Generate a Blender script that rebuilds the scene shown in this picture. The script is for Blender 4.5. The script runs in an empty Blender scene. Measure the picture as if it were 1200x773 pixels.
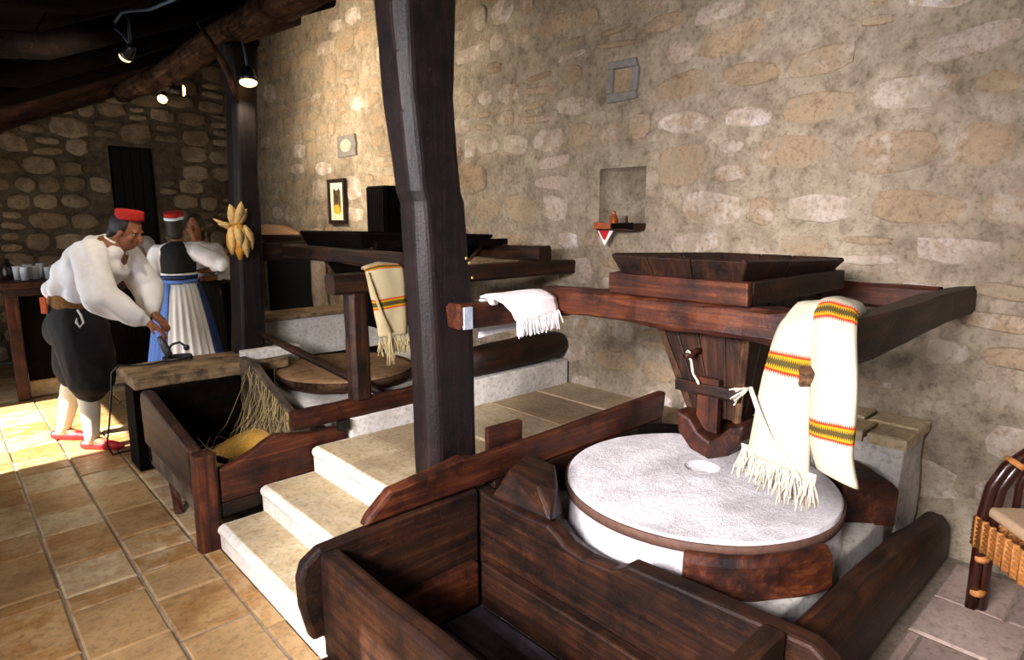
import bpy, bmesh, math, random
from mathutils import Vector, Matrix, noise
random.seed(11)
R = random.Random(5)
S = bpy.context.scene
COL = S.collection
PI = math.pi
D2R = math.radians

# ------------------------------------------------------------------ camera
cam = bpy.data.cameras.new('camera'); co = bpy.data.objects.new('camera', cam); COL.objects.link(co)
CA, CP = math.radians(42.553), math.radians(10.076)
co.location = (0, 0, 1.6); co.rotation_euler = (PI/2 - CP, 0, -CA)
cam.sensor_width = 36; cam.lens = 740/1200*36; cam.clip_start = .02
S.camera = co
# ------------------------------------------------------------------ world, sun, daylight in the openings, added fill behind the camera
w = bpy.data.worlds.new('sky'); S.world = w; w.use_nodes = True
bg = w.node_tree.nodes['Background']; bg.inputs[0].default_value = (.55, .72, 1, 1); bg.inputs[1].default_value = .25
def lamp(name, kind, loc, aim, energy, color, **kw):
    l = bpy.data.lights.new(name, kind); l.energy = energy; l.color = color
    for k, v in kw.items(): setattr(l, k, v)
    o = bpy.data.objects.new(name, l); COL.objects.link(o); o.location = loc
    o.rotation_euler = (Vector(aim) - Vector(loc)).to_track_quat('-Z', 'Y').to_euler()
    return o
lamp('sun', 'SUN', (-6, 5.4, 5), (-6 + 1.0, 5.4 + .03, 5 - .88), 34, (1, .93, .82), angle=.01)
lamp('daylight_high_window', 'AREA', (-1.42, .65, 2.11), (2.6, 1.75, .45), 165, (1, .94, .97), shape='RECTANGLE', size=1.7, size_y=.56, spread=D2R(98))
lamp('added_back_fill', 'AREA', (.65, -1.55, 1.1), (1.6, 2.0, .9), 11, (.9, .94, 1), shape='RECTANGLE', size=1.0, size_y=2.0)  # fill light added behind the camera to brighten faces turned that way
lamp('daylight_bar_door', 'AREA', (-1.45, 5.85, 1.1), (2.0, 5.85, 1.0), 34, (.93, .96, 1), shape='RECTANGLE', size=1.6, size_y=2.0, spread=D2R(130))
vs = S.view_settings; vs.view_transform = 'Standard'; vs.look = 'None'; vs.gamma = 1; vs.use_curve_mapping = False
vs.exposure = -0.08

# ------------------------------------------------------------------ materials
def lin(c):
    if isinstance(c, str):
        c = [int(c[i:i+2], 16)/255 for i in (1, 3, 5)]
    return tuple(x/12.92 if x <= .04045 else ((x+.055)/1.055)**2.4 for x in c) + (1,)
class NT:
    def __init__(s, name):
        s.m = bpy.data.materials.new(name); s.m.use_nodes = True; s.t = s.m.node_tree
        s.b = s.t.nodes['Principled BSDF']
    def n(s, typ, **kw):
        x = s.t.nodes.new('ShaderNode' + typ)
        for k, v in kw.items():
            if k in x.inputs: s.set(x, k, v)
            else: setattr(x, k, v)
        return x
    def set(s, node, key, v):
        i = node.inputs[key]
        if hasattr(v, 'is_output') or isinstance(v, bpy.types.NodeSocket): s.t.links.new(v, i)
        else: i.default_value = v
    def coords(s, scale=(1, 1, 1), kind='Object'):
        tc = s.n('TexCoord'); mp = s.n('Mapping'); s.t.links.new(tc.outputs[kind], mp.inputs['Vector']); mp.inputs['Scale'].default_value = scale
        return mp.outputs[0]
    def noise(s, vec, scale, detail=6, rough=.6, dist=0):
        x = s.n('TexNoise'); x.inputs['Scale'].default_value = scale; x.inputs['Detail'].default_value = detail
        x.inputs['Roughness'].default_value = rough; x.inputs['Distortion'].default_value = dist
        s.t.links.new(vec, x.inputs['Vector']); return x.outputs['Fac']
    def ramp(s, fac, stops, interp='LINEAR'):
        x = s.n('ValToRGB'); s.t.links.new(fac, x.inputs[0]); e = x.color_ramp.elements; x.color_ramp.interpolation = interp
        while len(e) < len(stops): e.new(.5)
        for k, (p, c) in enumerate(stops): e[k].position = p; e[k].color = lin(c)
        return x.outputs[0]
    def mix(s, fac, a, b, blend='MIX'):
        x = s.n('MixRGB', blend_type=blend)
        for k, v in ((0, fac), (1, a), (2, b)):
            if isinstance(v, (int, float)) and k == 0: x.inputs[0].default_value = v
            elif isinstance(v, (str, tuple)): x.inputs[k].default_value = lin(v)
            else: s.t.links.new(v, x.inputs[k])
        return x.outputs[0]
    def bump(s, h, strength=.4, dist=.01):
        x = s.n('Bump'); x.inputs['Strength'].default_value = strength; x.inputs['Distance'].default_value = dist
        s.t.links.new(h, x.inputs['Height']); s.t.links.new(x.outputs[0], s.b.inputs['Normal'])
    def out(s, col, rough=.8, spec=.5, **kw):
        if isinstance(col, (str, tuple)): s.b.inputs['Base Color'].default_value = lin(col)
        else: s.t.links.new(col, s.b.inputs['Base Color'])
        s.b.inputs['Roughness'].default_value = rough; s.b.inputs['Specular IOR Level'].default_value = spec
        for k, v in kw.items(): s.b.inputs[k.replace('_', ' ')].default_value = v
        return s.m
MATS = {}
def plain(name, col, rough=.7, nscale=20, var=.25, bump=.15, **kw):
    if name in MATS: return MATS[name]
    t = NT(name); v = t.coords(); f = t.noise(v, nscale)
    c = lin(col); d = tuple(x*(1-var) for x in c[:3]); l = tuple(min(1, x*(1+var)) for x in c[:3])
    r = t.n('ValToRGB'); t.t.links.new(f, r.inputs[0]); r.color_ramp.elements[0].position = .3; r.color_ramp.elements[1].position = .7
    r.color_ramp.elements[0].color = d + (1,); r.color_ramp.elements[1].color = l + (1,)
    t.bump(f, bump, .006); MATS[name] = t.out(r.outputs[0], rough, **kw); return MATS[name]
WT = {'dusty': ('#3a3238', '#6a6068', '#98909a'), 'dark': ('#1b0c06', '#40200f', '#6e3c1c'), 'red': ('#2e120a', '#60290f', '#965226'), 'black': ('#060404', '#0f0806', '#1e100a'),
      'post': ('#120a0b', '#2a1614', '#4a2a22'), 'old': ('#33211a', '#5f4431', '#8a6a4c'), 'pale': ('#7a6248', '#a88a66', '#c9ae88'),
      'log': ('#20100a', '#4a2614', '#8a5228'), 'weather': ('#3a2e26', '#6a5a4a', '#8f7d66')}
WT = {k: tuple(tuple(int(c[i:i+2], 16)/255*f for i in (1, 3, 5)) for c in v) for k, v in WT.items() for f in ((.92 if k in ('pale', 'weather', 'old', 'dusty') else .60 if k == 'post' else .74),)}
def wood(tone, axis):
    k = f'{tone}_wood_{axis}'
    if k in MATS: return MATS[k]
    t = NT(k); sc = {'x': (1.2, 22, 22), 'y': (22, 1.2, 22), 'z': (22, 22, 1.2)}[axis]
    v = t.coords(sc); g = t.noise(v, 1.6, 7, .65, .6)
    v2 = t.coords(); big = t.noise(v2, 3.2, 4, .6); fine = t.noise(v2, 70, 3, .6)
    d, m, l = WT[tone]
    c = t.ramp(g, [(.32, d), (.52, m), (.74, l)])
    c2 = t.mix(t.ramp(big, [(.38, (0, 0, 0)), (.62, (1, 1, 1))]), t.mix(.55, c, d), c)
    dust = t.ramp(fine, [(.62, (0, 0, 0)), (.76, (.35, .35, .35))])
    blot = t.ramp(t.noise(v2, 7.5, 6, .7), [(.36, (.28, .26, .25)), (.56, (1, 1, 1))])
    c2 = t.mix(.8, c2, blot, 'MULTIPLY')
    c3 = t.mix(dust, c2, t.mix(.5, l, '#8d7f74'))
    h = t.mix(.35, g, fine); t.bump(h, .55, .008)
    MATS[k] = t.out(c3, .85, .06) if tone in ('black', 'old') else t.out(c3, .55, .28); return MATS[k]
def stone_mat(name, stops, mortar=False, scale=1.0, rough=.9, spec=.2, bump=.5, obj_var=True, smear=None, grit=.55):
    if name in MATS: return MATS[name]
    t = NT(name)
    geo = t.n('NewGeometry'); v = geo.outputs['Position']
    a = t.noise(v, 9*scale, 8, .65); b = t.noise(v, 38*scale, 6, .7); big = t.noise(v, 1.6*scale, 4, .55)
    if obj_var:
        oi = t.n('ObjectInfo'); x = t.n('Math', operation='MULTIPLY_ADD'); t.t.links.new(oi.outputs['Random'], x.inputs[0]); x.inputs[1].default_value = .62
        y = t.n('Math', operation='MULTIPLY_ADD'); t.t.links.new(a, y.inputs[0]); y.inputs[1].default_value = .85; y.inputs[2].default_value = -.24
        t.t.links.new(y.outputs[0], x.inputs[2]); f = x.outputs[0]
    else: f = a
    c = t.ramp(f, stops)
    dk = t.ramp(b, [(.30, (.45, .42, .38)), (.52, (1, 1, 1))])
    c = t.mix(grit, c, dk, 'MULTIPLY')
    if smear:
        sm = t.noise(v, 6.5, 5, .6)
        c = t.mix(t.ramp(sm, [(.50, (0, 0, 0)), (.62, (.8, .8, .8))]), c, smear)
    st = t.ramp(big, [(.35, (.72, .70, .70)), (.62, (1, 1, 1))])
    c = t.mix(.7, c, st, 'MULTIPLY')
    t.bump(t.mix(.45, a, b), bump, .03)
    MATS[name] = t.out(c, rough, spec); return MATS[name]
def emit(name, col, e):
    if name in MATS: return MATS[name]
    t = NT(name); t.b.inputs['Emission Color'].default_value = lin(col); t.b.inputs['Emission Strength'].default_value = e
    MATS[name] = t.out(col, .5); return MATS[name]

M_MORTAR = stone_mat('wall_mortar', [(.3, '#7d6f5c'), (.5, '#9d8f7a'), (.7, '#b2a58f')], obj_var=False, bump=.6)
M_STONE = stone_mat('wall_stone', [(.05, '#8a7358'), (.25, '#b09a7c'), (.45, '#a68f74'), (.6, '#c9bbaa'), (.72, '#b8a48e'), (.9, '#e4dad6')], bump=1.0, smear='#a0927c')
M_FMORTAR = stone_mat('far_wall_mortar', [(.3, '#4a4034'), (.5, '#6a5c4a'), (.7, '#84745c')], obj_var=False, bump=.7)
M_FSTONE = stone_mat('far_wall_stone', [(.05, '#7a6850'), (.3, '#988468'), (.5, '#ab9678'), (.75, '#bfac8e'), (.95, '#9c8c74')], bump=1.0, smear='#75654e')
M_TILE = stone_mat('floor_tile', [(.05, '#8f6334'), (.25, '#ac895a'), (.45, '#b9986a'), (.6, '#a0743f'), (.8, '#c8b18a'), (.95, '#b5946a')], scale=.8, rough=.42, spec=.45, bump=.12)
M_FLAG = stone_mat('floor_flag', [(.1, '#8f7a6c'), (.4, '#a8948a'), (.7, '#b8a294'), (.95, '#c4b2a4')], scale=.8, rough=.5, spec=.4, bump=.15)
M_GROUT = stone_mat('floor_joint', [(.3, '#7c7062'), (.7, '#a0927e')], obj_var=False, bump=.3)
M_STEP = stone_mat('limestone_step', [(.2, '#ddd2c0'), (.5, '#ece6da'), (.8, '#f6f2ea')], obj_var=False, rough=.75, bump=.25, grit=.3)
M_TREAD = stone_mat('worn_shaded_tread', [(.2, '#b39a72'), (.5, '#c8b48e'), (.8, '#d8c8a8')], obj_var=False, rough=.75, bump=.25)
M_SLAB = stone_mat('paving_slab', [(.1, '#8f7a5e'), (.4, '#a8926f'), (.7, '#bba684'), (.95, '#c9b898')], rough=.7, bump=.25)
M_PLASTER = stone_mat('white_plaster', [(.25, '#c9c4b8'), (.5, '#dedad0'), (.75, '#efece6')], obj_var=False, bump=.3)
M_WHITE_STONE = stone_mat('millstone', [(.2, '#ece4e6'), (.5, '#f4eff1'), (.8, '#fbf8fa')], obj_var=False, scale=3.0, bump=.8, grit=.3)
M_IRON = plain('rusty_iron', '#54382b', .75, 45, .35, .4)
M_DARK = plain('black_void', '#050403', .95, 8, .2, 0)
M_BLACKMETAL = plain('black_metal', '#0c0c0e', .35, 30, .3, .1)
M_WOOL = plain('cream_wool', '#cabfa8', .95, 160, .10, .5)
M_WHITECLOTH = plain('white_cotton', '#efecea', .95, 120, .06, .3)

# ------------------------------------------------------------------ mesh helpers
WL = {}                                            # world location of every object's origin
def link(o, parent, loc):
    COL.objects.link(o)
    if parent is not None:
        o.parent = parent; o.location = (0, 0, 0) if loc is None else loc
    return o
def thing(name, label, cat, loc=(0, 0, 0), group=None, kind=None):
    o = bpy.data.objects.new(name, None); COL.objects.link(o); o.location = loc; o.empty_display_size = .1
    WL[o] = Vector(loc); o['label'] = label; o['category'] = cat
    if group: o['group'] = group
    return o
def tag(o, label, cat, group=None):
    o['label'] = label; o['category'] = cat
    if group: o['group'] = group
    return o
def mesh(name, V, F, mat, parent=None, smooth=False, bevel=0, loc=None, uvs=None, bseg=2, label=None, stuff=False):
    """V in world coordinates; the object's origin is its parent's (or loc)."""
    L = WL[parent] if parent is not None else Vector(loc or (0, 0, 0))
    me = bpy.data.meshes.new(name); me.from_pydata([tuple(Vector(v) - L) for v in V], [], F); me.update()
    if smooth: me.polygons.foreach_set('use_smooth', [True]*len(me.polygons))
    bm = bmesh.new(); bm.from_mesh(me); bmesh.ops.recalc_face_normals(bm, faces=bm.faces); bm.to_mesh(me); bm.free()
    if uvs:
        uv = me.uv_layers.new(name='UVMap')
        for lp in me.loops: uv.data[lp.index].uv = uvs[lp.vertex_index]
    me.materials.append(mat)
    o = bpy.data.objects.new(name, me); COL.objects.link(o); WL[o] = L
    if parent is not None: o.parent = parent
    else: o.location = L
    if bevel:
        b = o.modifiers.new('bevel', 'BEVEL'); b.width = bevel; b.segments = bseg; b.limit_method = 'ANGLE'; b.angle_limit = math.radians(40)
    if label: o['label'] = label
    if stuff: o['kind'] = 'stuff'
    return o
class B:
    """collects geometry"""
    def __init__(s): s.V = []; s.F = []
    def add(s, V, F):
        k = len(s.V); s.V += [Vector(v) for v in V]; s.F += [tuple(i+k for i in f) for f in F]; return s
    def box(s, x0, x1, y0, y1, z0, z1, j=0):
        V = [(x, y, z) for x in (x0, x1) for y in (y0, y1) for z in (z0, z1)]
        if j: V = [tuple(c + R.uniform(-j, j) for c in v) for v in V]
        return s.add(V, [(0, 1, 3, 2), (4, 6, 7, 5), (0, 4, 5, 1), (2, 3, 7, 6), (0, 2, 6, 4), (1, 5, 7, 3)])
    def prism(s, pts, O, u, v, wv):
        """polygon pts in the (u,v) plane at O, pushed along wv"""
        O, u, v, wv = map(Vector, (O, u, v, wv)); n = len(pts)
        a = [O + u*p[0] + v*p[1] for p in pts]; b = [p + wv for p in a]
        return s.add(a + b, [tuple(range(n))[::-1], tuple(range(n, 2*n))] + [(i, (i+1) % n, n + (i+1) % n, n+i) for i in range(n)])
    def tube(s, path, rad, n=10, jit=0, cap=True, seed=0, flat=1.0, up=None):
        path = [Vector(p) for p in path]; m = len(path)
        if isinstance(rad, (int, float)): rad = [rad]*m
        base = len(s.V); prev = None
        for i, p in enumerate(path):
            d = (path[min(i+1, m-1)] - path[max(i-1, 0)]).normalized()
            if prev is None:
                a = Vector(up) if up else (Vector((0, 0, 1)) if abs(d.z) < .9 else Vector((0, 1, 0)))
                a = (a - d*a.dot(d)).normalized()
            else: a = (prev - d*prev.dot(d)).normalized()
            prev = a; b = d.cross(a)
            for k in range(n):
                t = 2*PI*k/n; r = rad[i]
                if jit: r *= 1 + jit*noise.noise(Vector((math.cos(t)*1.3 + seed, math.sin(t)*1.3, i*.55 + seed*3)))
                s.V.append(p + a*math.cos(t)*r*flat + b*math.sin(t)*r)
        for i in range(m-1):
            for k in range(n):
                s.F.append((base+i*n+k, base+i*n+(k+1) % n, base+(i+1)*n+(k+1) % n, base+(i+1)*n+k))
        if cap:
            s.F.append(tuple(base+k for k in range(n))[::-1]); s.F.append(tuple(base+(m-1)*n+k for k in range(n)))
        return s
    def lathe(s, prof, c, n=24, a0=0, a1=2*PI, jit=0, ring=False):
        """prof: (r, z) pairs round a vertical axis at c; partial sweeps are closed solids"""
        full = abs(a1-a0-2*PI) < 1e-6; m = len(prof); base = len(s.V); N = n if full else n+1
        for i in range(N):
            t = a0 + (a1-a0)*i/n
            for (r, z) in prof:
                rr = r + (jit*noise.noise(Vector((math.cos(t)*3, math.sin(t)*3, z*9 + r*7))) if jit and r > 0 else 0)
                zz = z + (jit*.5*noise.noise(Vector((math.cos(t)*r*9, math.sin(t)*r*9, z*4 + 5))) if jit else 0)
                s.V.append(Vector((c[0] + math.cos(t)*rr, c[1] + math.sin(t)*rr, c[2] + zz)))
        for i in range(n):
            i2 = (i+1) % N
            for k in range(m-1): s.F.append((base+i*m+k, base+i2*m+k, base+i2*m+k+1, base+i*m+k+1))
            if not full: s.F.append((base+i*m+m-1, base+i2*m+m-1, base+i2*m, base+i*m))
        if full:
            if ring:
                for i in range(n): s.F.append((base+i*m+m-1, base+((i+1) % n)*m+m-1, base+((i+1) % n)*m, base+i*m))
                return s
            if prof[0][0] > 1e-6: s.F.append(tuple(base+i*m for i in range(n)))
            if prof[-1][0] > 1e-6: s.F.append(tuple(base+i*m+m-1 for i in range(n)))
        else:
            s.F.append(tuple(base+k for k in range(m))); s.F.append(tuple(base+n*m+k for k in range(m)))
        return s
    def ball(s, c, r, n=12, m=8, rot=None):
        if isinstance(r, (int, float)): r = (r, r, r)
        c = Vector(c); base = len(s.V); rot = rot or Matrix.Identity(3)
        P = lambda a, b: c + rot @ Vector((r[0]*math.sin(a)*math.cos(b), r[1]*math.sin(a)*math.sin(b), r[2]*math.cos(a)))
        s.V.append(P(0, 0))
        for i in range(1, m):
            for k in range(n): s.V.append(P(PI*i/m, 2*PI*k/n))
        s.V.append(P(PI, 0)); e = len(s.V)-1
        for k in range(n):
            s.F.append((base, base+1+k, base+1+(k+1) % n)); s.F.append((e, base+1+(m-2)*n+(k+1) % n, base+1+(m-2)*n+k))
        for i in range(m-2):
            for k in range(n): s.F.append((base+1+i*n+k, base+1+(i+1)*n+k, base+1+(i+1)*n+(k+1) % n, base+1+i*n+(k+1) % n))
        return s
    def beam(s, p0, p1, wd, ht, seg=8, jit=.006, ch=.14, sway=.0, up=(0, 0, 1), taper=(1, 1), seed=None):
        """hewn timber with chamfered, slightly uneven section"""
        p0, p1 = Vector(p0), Vector(p1); d = (p1-p0).normalized(); u = Vector(up); sd = d.cross(u).normalized(); u = sd.cross(d).normalized()
        sec = []; a, b = .5, .5; q = ch
        for (x, y) in ((a-q, -b), (a, -b+q), (a, b-q), (a-q, b), (-a+q, b), (-a, b-q), (-a, -b+q), (-a+q, -b)): sec.append((x, y))
        base = len(s.V); sd0 = R.uniform(0, 99) if seed is None else seed
        for i in range(seg+1):
            f = i/seg; c = p0.lerp(p1, f); tp = taper[0] + (taper[1]-taper[0])*f
            c = c + sd*sway*noise.noise(Vector((f*2.2, sd0, 0))) + u*sway*noise.noise(Vector((f*2.2, sd0, 7)))
            for k, (x, y) in enumerate(sec):
                j1 = jit*noise.noise(Vector((f*seg*.7, k*1.7, sd0)))*1.6; j2 = jit*noise.noise(Vector((f*seg*.7, k*1.7, sd0+31)))*1.6
                s.V.append(c + sd*(x*wd*tp + j1) + u*(y*ht*tp + j2))
        n = 8
        for i in range(seg):
            for k in range(n): s.F.append((base+i*n+k, base+(i)*n+(k+1) % n, base+(i+1)*n+(k+1) % n, base+(i+1)*n+k))
        s.F.append(tuple(base+k for k in range(n))[::-1]); s.F.append(tuple(base+seg*n+k for k in range(n)))
        return s
    def strand(s, p0, p1, r=.003, sag=.0, n=4, seg=5, wob=.01):
        p0, p1 = Vector(p0), Vector(p1); P = []
        for i in range(seg+1):
            f = i/seg; q = p0.lerp(p1, f); q.z -= sag*4*f*(1-f)
            if 0 < i: q += Vector((R.uniform(-wob, wob), R.uniform(-wob, wob), R.uniform(-wob, wob)))
            P.append(q)
        return s.tube(P, r, n)
    def build(s, name, mat, parent=None, **kw): return mesh(name, s.V, s.F, mat, parent, **kw)
def axis_of(p0, p1):
    d = [abs(a-b) for a, b in zip(p0, p1)]; return 'xyz'[d.index(max(d))]
def timber(name, p0, p1, wd, ht, tone, parent=None, **kw):
    bk = {k: kw.pop(k) for k in ('seg', 'jit', 'ch', 'sway', 'up', 'taper') if k in kw}
    return B().beam(p0, p1, wd, ht, **bk).build(name, wood(tone, axis_of(p0, p1)), parent, **kw)
def structure(o): o['kind'] = 'structure'; return o
def copy_tree(o, parent=None, loc=None):
    c = o.copy(); COL.objects.link(c); c.parent = parent
    if loc is not None: c.location = loc
    WL[c] = WL[o]
    for ch in list(o.children): copy_tree(ch, c)
    return c
fw = Vector((math.sin(CA)*math.cos(CP), math.cos(CA)*math.cos(CP), -math.sin(CP)))
def depth(p): return max(.3, (Vector(p) - Vector((0, 0, 1.6))).dot(fw))
def in_view(p, marg=60):
    v = Vector(p) - Vector((0, 0, 1.6)); dz = v.dot(fw)
    if dz < .2: return False
    rt = Vector((math.cos(CA), -math.sin(CA), 0)); up = rt.cross(fw)
    x = 600 + 740*v.dot(rt)/dz; y = 386 - 740*v.dot(up)/dz
    return -marg < x < 1200+marg and -marg < y < 773+marg

# ================================================================== THE SETTING
XW, YF, XL, YB = 3.43, 8.90, -1.5, -1.6
def roof_z(x): return max(2.5, 3.82 - .46*(XW - x))
# ---- stones shared by both walls
def stone_mesh(k):
    rr = random.Random(100+k); n = 10; V = []; F = []
    ex = rr.uniform(2.6, 5)
    ring = []
    for i in range(n):
        t = 2*PI*(i + rr.uniform(-.25, .25))/n; c, s_ = math.cos(t), math.sin(t)
        q = 1/((abs(c)**ex + abs(s_)**ex)**(1/ex)); q *= rr.uniform(.86, 1.02)
        ring.append((c*q*.5, s_*q*.5))
    for sc, d in ((1.0, -.35), (.95, .35), (.78, .8)):
        for (a, b) in ring: V.append((-(d + rr.uniform(-.15, .15)*(d > 0)), a*sc + rr.uniform(-.02, .02), b*sc + rr.uniform(-.02, .02)))
    V.append((-rr.uniform(.75, 1.15), rr.uniform(-.1, .1), rr.uniform(-.1, .1)))
    for r in range(2):
        for i in range(n): F.append((r*n+i, r*n+(i+1) % n, (r+1)*n+(i+1) % n, (r+1)*n+i))
    for i in range(n): F.append((2*n+i, 2*n+(i+1) % n, 3*n))
    me = bpy.data.meshes.new('stone'); me.from_pydata(V, [], F); me.update()
    bm = bmesh.new(); bm.from_mesh(me); bmesh.ops.recalc_face_normals(bm, faces=bm.faces)
    if sum(f.normal.x for f in bm.faces) > 0: bmesh.ops.reverse_faces(bm, faces=bm.faces)
    bm.to_mesh(me); bm.free()
    me.polygons.foreach_set('use_smooth', [True]*len(me.polygons)); return me
def wall_grid(name, u0, u1, topf, holes, P, mat, step=.11, amp=.014, cuts=()):
    """wall as a grid of (u, z) with rectangular holes; P(u, z, d) gives a point d in front of the wall plane"""
    us = sorted(set([u0 + i*(u1-u0)/int((u1-u0)/step) for i in range(int((u1-u0)/step)+1)] + [h[i] for h in holes for i in (0, 1)]))
    zt = max(topf(u0), topf(u1)) + .14; zs = sorted(set([i*zt/int(zt/step) for i in range(int(zt/step)+1)] + [h[i] for h in holes for i in (2, 3)]))
    V, F, ix = [], [], {}
    for i, u in enumerate(us):
        for k, z in enumerate(zs):
            edge = any(h[0]-1e-5 <= u <= h[1]+1e-5 and h[2]-1e-5 <= z <= h[3]+1e-5 for h in holes)
            d = 0 if edge else amp*noise.noise(Vector((u*2.3, z*2.3, 1))) + amp*.6*noise.noise(Vector((u*7, z*7, 4)))
            ix[i, k] = len(V); V.append(P(u, min(z, topf(u)+.14), d))
    for i in range(len(us)-1):
        for k in range(len(zs)-1):
            uc, zc = (us[i]+us[i+1])/2, (zs[k]+zs[k+1])/2
            if any(h[0] < uc < h[1] and h[2] < zc < h[3] for h in holes): continue
            if zs[k] > topf(uc) + .15: continue
            F.append((ix[i, k], ix[i+1, k], ix[i+1, k+1], ix[i, k+1]))
    for h in holes:                                            # niche linings
        a, b, c, d, dep = h[:5]
        q = [P(a, c, 0), P(b, c, 0), P(b, d, 0), P(a, d, 0)]; r = [P(a, c, -dep), P(b, c, -dep), P(b, d, -dep), P(a, d, -dep)]
        k = len(V); V += q + r
        F += [(k+i, k+(i+1) % 4, k+4+(i+1) % 4, k+4+i) for i in range(4)]
        if not (len(h) > 5): F.append((k+4, k+5, k+6, k+7))
    return structure(mesh(name, V, F, mat, smooth=True))
STM = [stone_mesh(k) for k in range(16)]
def lay_stones(wall, mat, u0, u1, topf, holes, P, hrange, wrange, proud, seed, skip=.1, rotz=0, limit=290, gap=1.0, hv=(.72, 1.08)):
    rr = random.Random(seed); L = []
    z = .03
    while z < topf(u1) + .05 or z < topf(u0):
        h = rr.uniform(*hrange); u = u0 + rr.uniform(-.2, 0)
        while u < u1:
            wd = rr.uniform(*wrange)*(.7 + .3*h/hrange[1]); hh = h*rr.uniform(*hv)
            parts = [(u + wd/2, z + h/2 + rr.uniform(-.02, .02), wd, hh)]
            if rr.random() < .18: parts = [(u+wd/2, z+h*.26, wd*.95, h*.44), (u+wd/2, z+h*.76, wd*.8, h*.40)]
            for (a, b, c, d) in parts:
                ok = a + c/2 < u1 + .1 and b + d*.3 < topf(a)
                ok = ok and not any(hh_[0]-c*.46 < a < hh_[1]+c*.46 and hh_[2]-d*.46 < b < hh_[3]+d*.46 for hh_ in holes)
                if ok and rr.random() > skip: L.append((a, b, c - gap*rr.uniform(.025, .05), d - gap*rr.uniform(.02, .035), rr.randrange(16), rr.uniform(-.09, .09), rr.uniform(.6, 1.2), rr.random() < .5))
            u += wd
        z += h
    L = [q for q in L if in_view(P(q[0], q[1], 0), 380)] + []
    L.sort(key=lambda q: -q[2]*q[3]/depth(P(q[0], q[1], 0))**2)
    rest = B()
    for i, (a, b, c, d, k, rot, pr, fl) in enumerate(L):
        M = Matrix.Translation(P(a, b, 0)) @ Matrix.Rotation(rotz, 4, 'Z') @ Matrix.Rotation(rot, 4, 'X') @ Matrix.Diagonal((proud*pr, c*(-1 if fl and False else 1), d, 1))
        if i < limit:
            o = bpy.data.objects.new('stone', STM[k]); COL.objects.link(o); o.parent = wall; o.matrix_local = M
            if not STM[k].materials: STM[k].materials.append(None)
            o.material_slots[0].link = 'OBJECT'; o.material_slots[0].material = mat
        else:
            rest.add([M @ v.co for v in STM[k].vertices], [tuple(p.vertices) for p in STM[k].polygons])
    if rest.V: rest.build('small_stones', mat, wall, smooth=True, stuff=True)
# ---- long stone wall with the niche
NICHE = (2.47, 2.85, 1.56, 1.925, .16)
HEARTH = (7.12, 8.84, .0, 1.30, .55)
PR = lambda u, z, d: Vector((XW - d, u, z))
wr = wall_grid('wall_right', YB, YF+.12, lambda u: 3.82, [NICHE, HEARTH], PR, M_MORTAR)
tag(wr, 'long pale rubble stone wall with a niche behind the mills', 'wall'); wr['kind'] = 'structure'
VENT1 = (2.53, 2.82, 2.33, 2.61); VENT2 = (6.11, 6.55, 2.23, 2.48)
lay_stones(wr, M_STONE, YB, YF, lambda u: 3.82, [NICHE, HEARTH, VENT1, VENT2], PR, (.17, .30), (.2, .52), .017, 3, skip=.12)
# ---- far wall with the dark window
WIN = (1.70, 2.18, 1.18, 2.44, .3)
PF = lambda u, z, d: Vector((u, YF - d, z))
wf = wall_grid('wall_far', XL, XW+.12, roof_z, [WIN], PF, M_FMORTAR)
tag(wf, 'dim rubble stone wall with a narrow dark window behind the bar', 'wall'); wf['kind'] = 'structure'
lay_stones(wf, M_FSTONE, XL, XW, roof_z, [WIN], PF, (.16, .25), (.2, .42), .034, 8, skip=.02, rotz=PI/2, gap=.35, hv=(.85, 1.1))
wn = structure(B().box(WIN[0]+.02, WIN[1]-.02, YF+.05, YF+.09, WIN[2]+.01, WIN[3]-.01).build('window_1', M_DARK, bevel=.004))
tag(wn, 'narrow black shuttered window in the dim stone wall', 'window'); wn['kind'] = 'structure'
for k in range(4): B().box(WIN[0]+.03+k*.103, WIN[0]+.125+k*.103, YF+.03, YF+.05, WIN[2]+.02, WIN[3]-.02).build('shutter_board', M_DARK, wn, bevel=.004)
# ---- wall with the doorways (beside the camera) and wall behind the camera
PLW = lambda u, z, d: Vector((XL + d, u, z))
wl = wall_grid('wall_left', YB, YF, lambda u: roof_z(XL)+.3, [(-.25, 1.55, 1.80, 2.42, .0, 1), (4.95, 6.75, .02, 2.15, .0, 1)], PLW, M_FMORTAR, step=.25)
wb = wall_grid('wall_back', XL, XW, roof_z, [(.1, 1.2, .02, 2.1, 0, 1)], lambda u, z, d: Vector((u, YB + d, z)), M_FMORTAR, step=.25)  # opening added for the fill light
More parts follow.
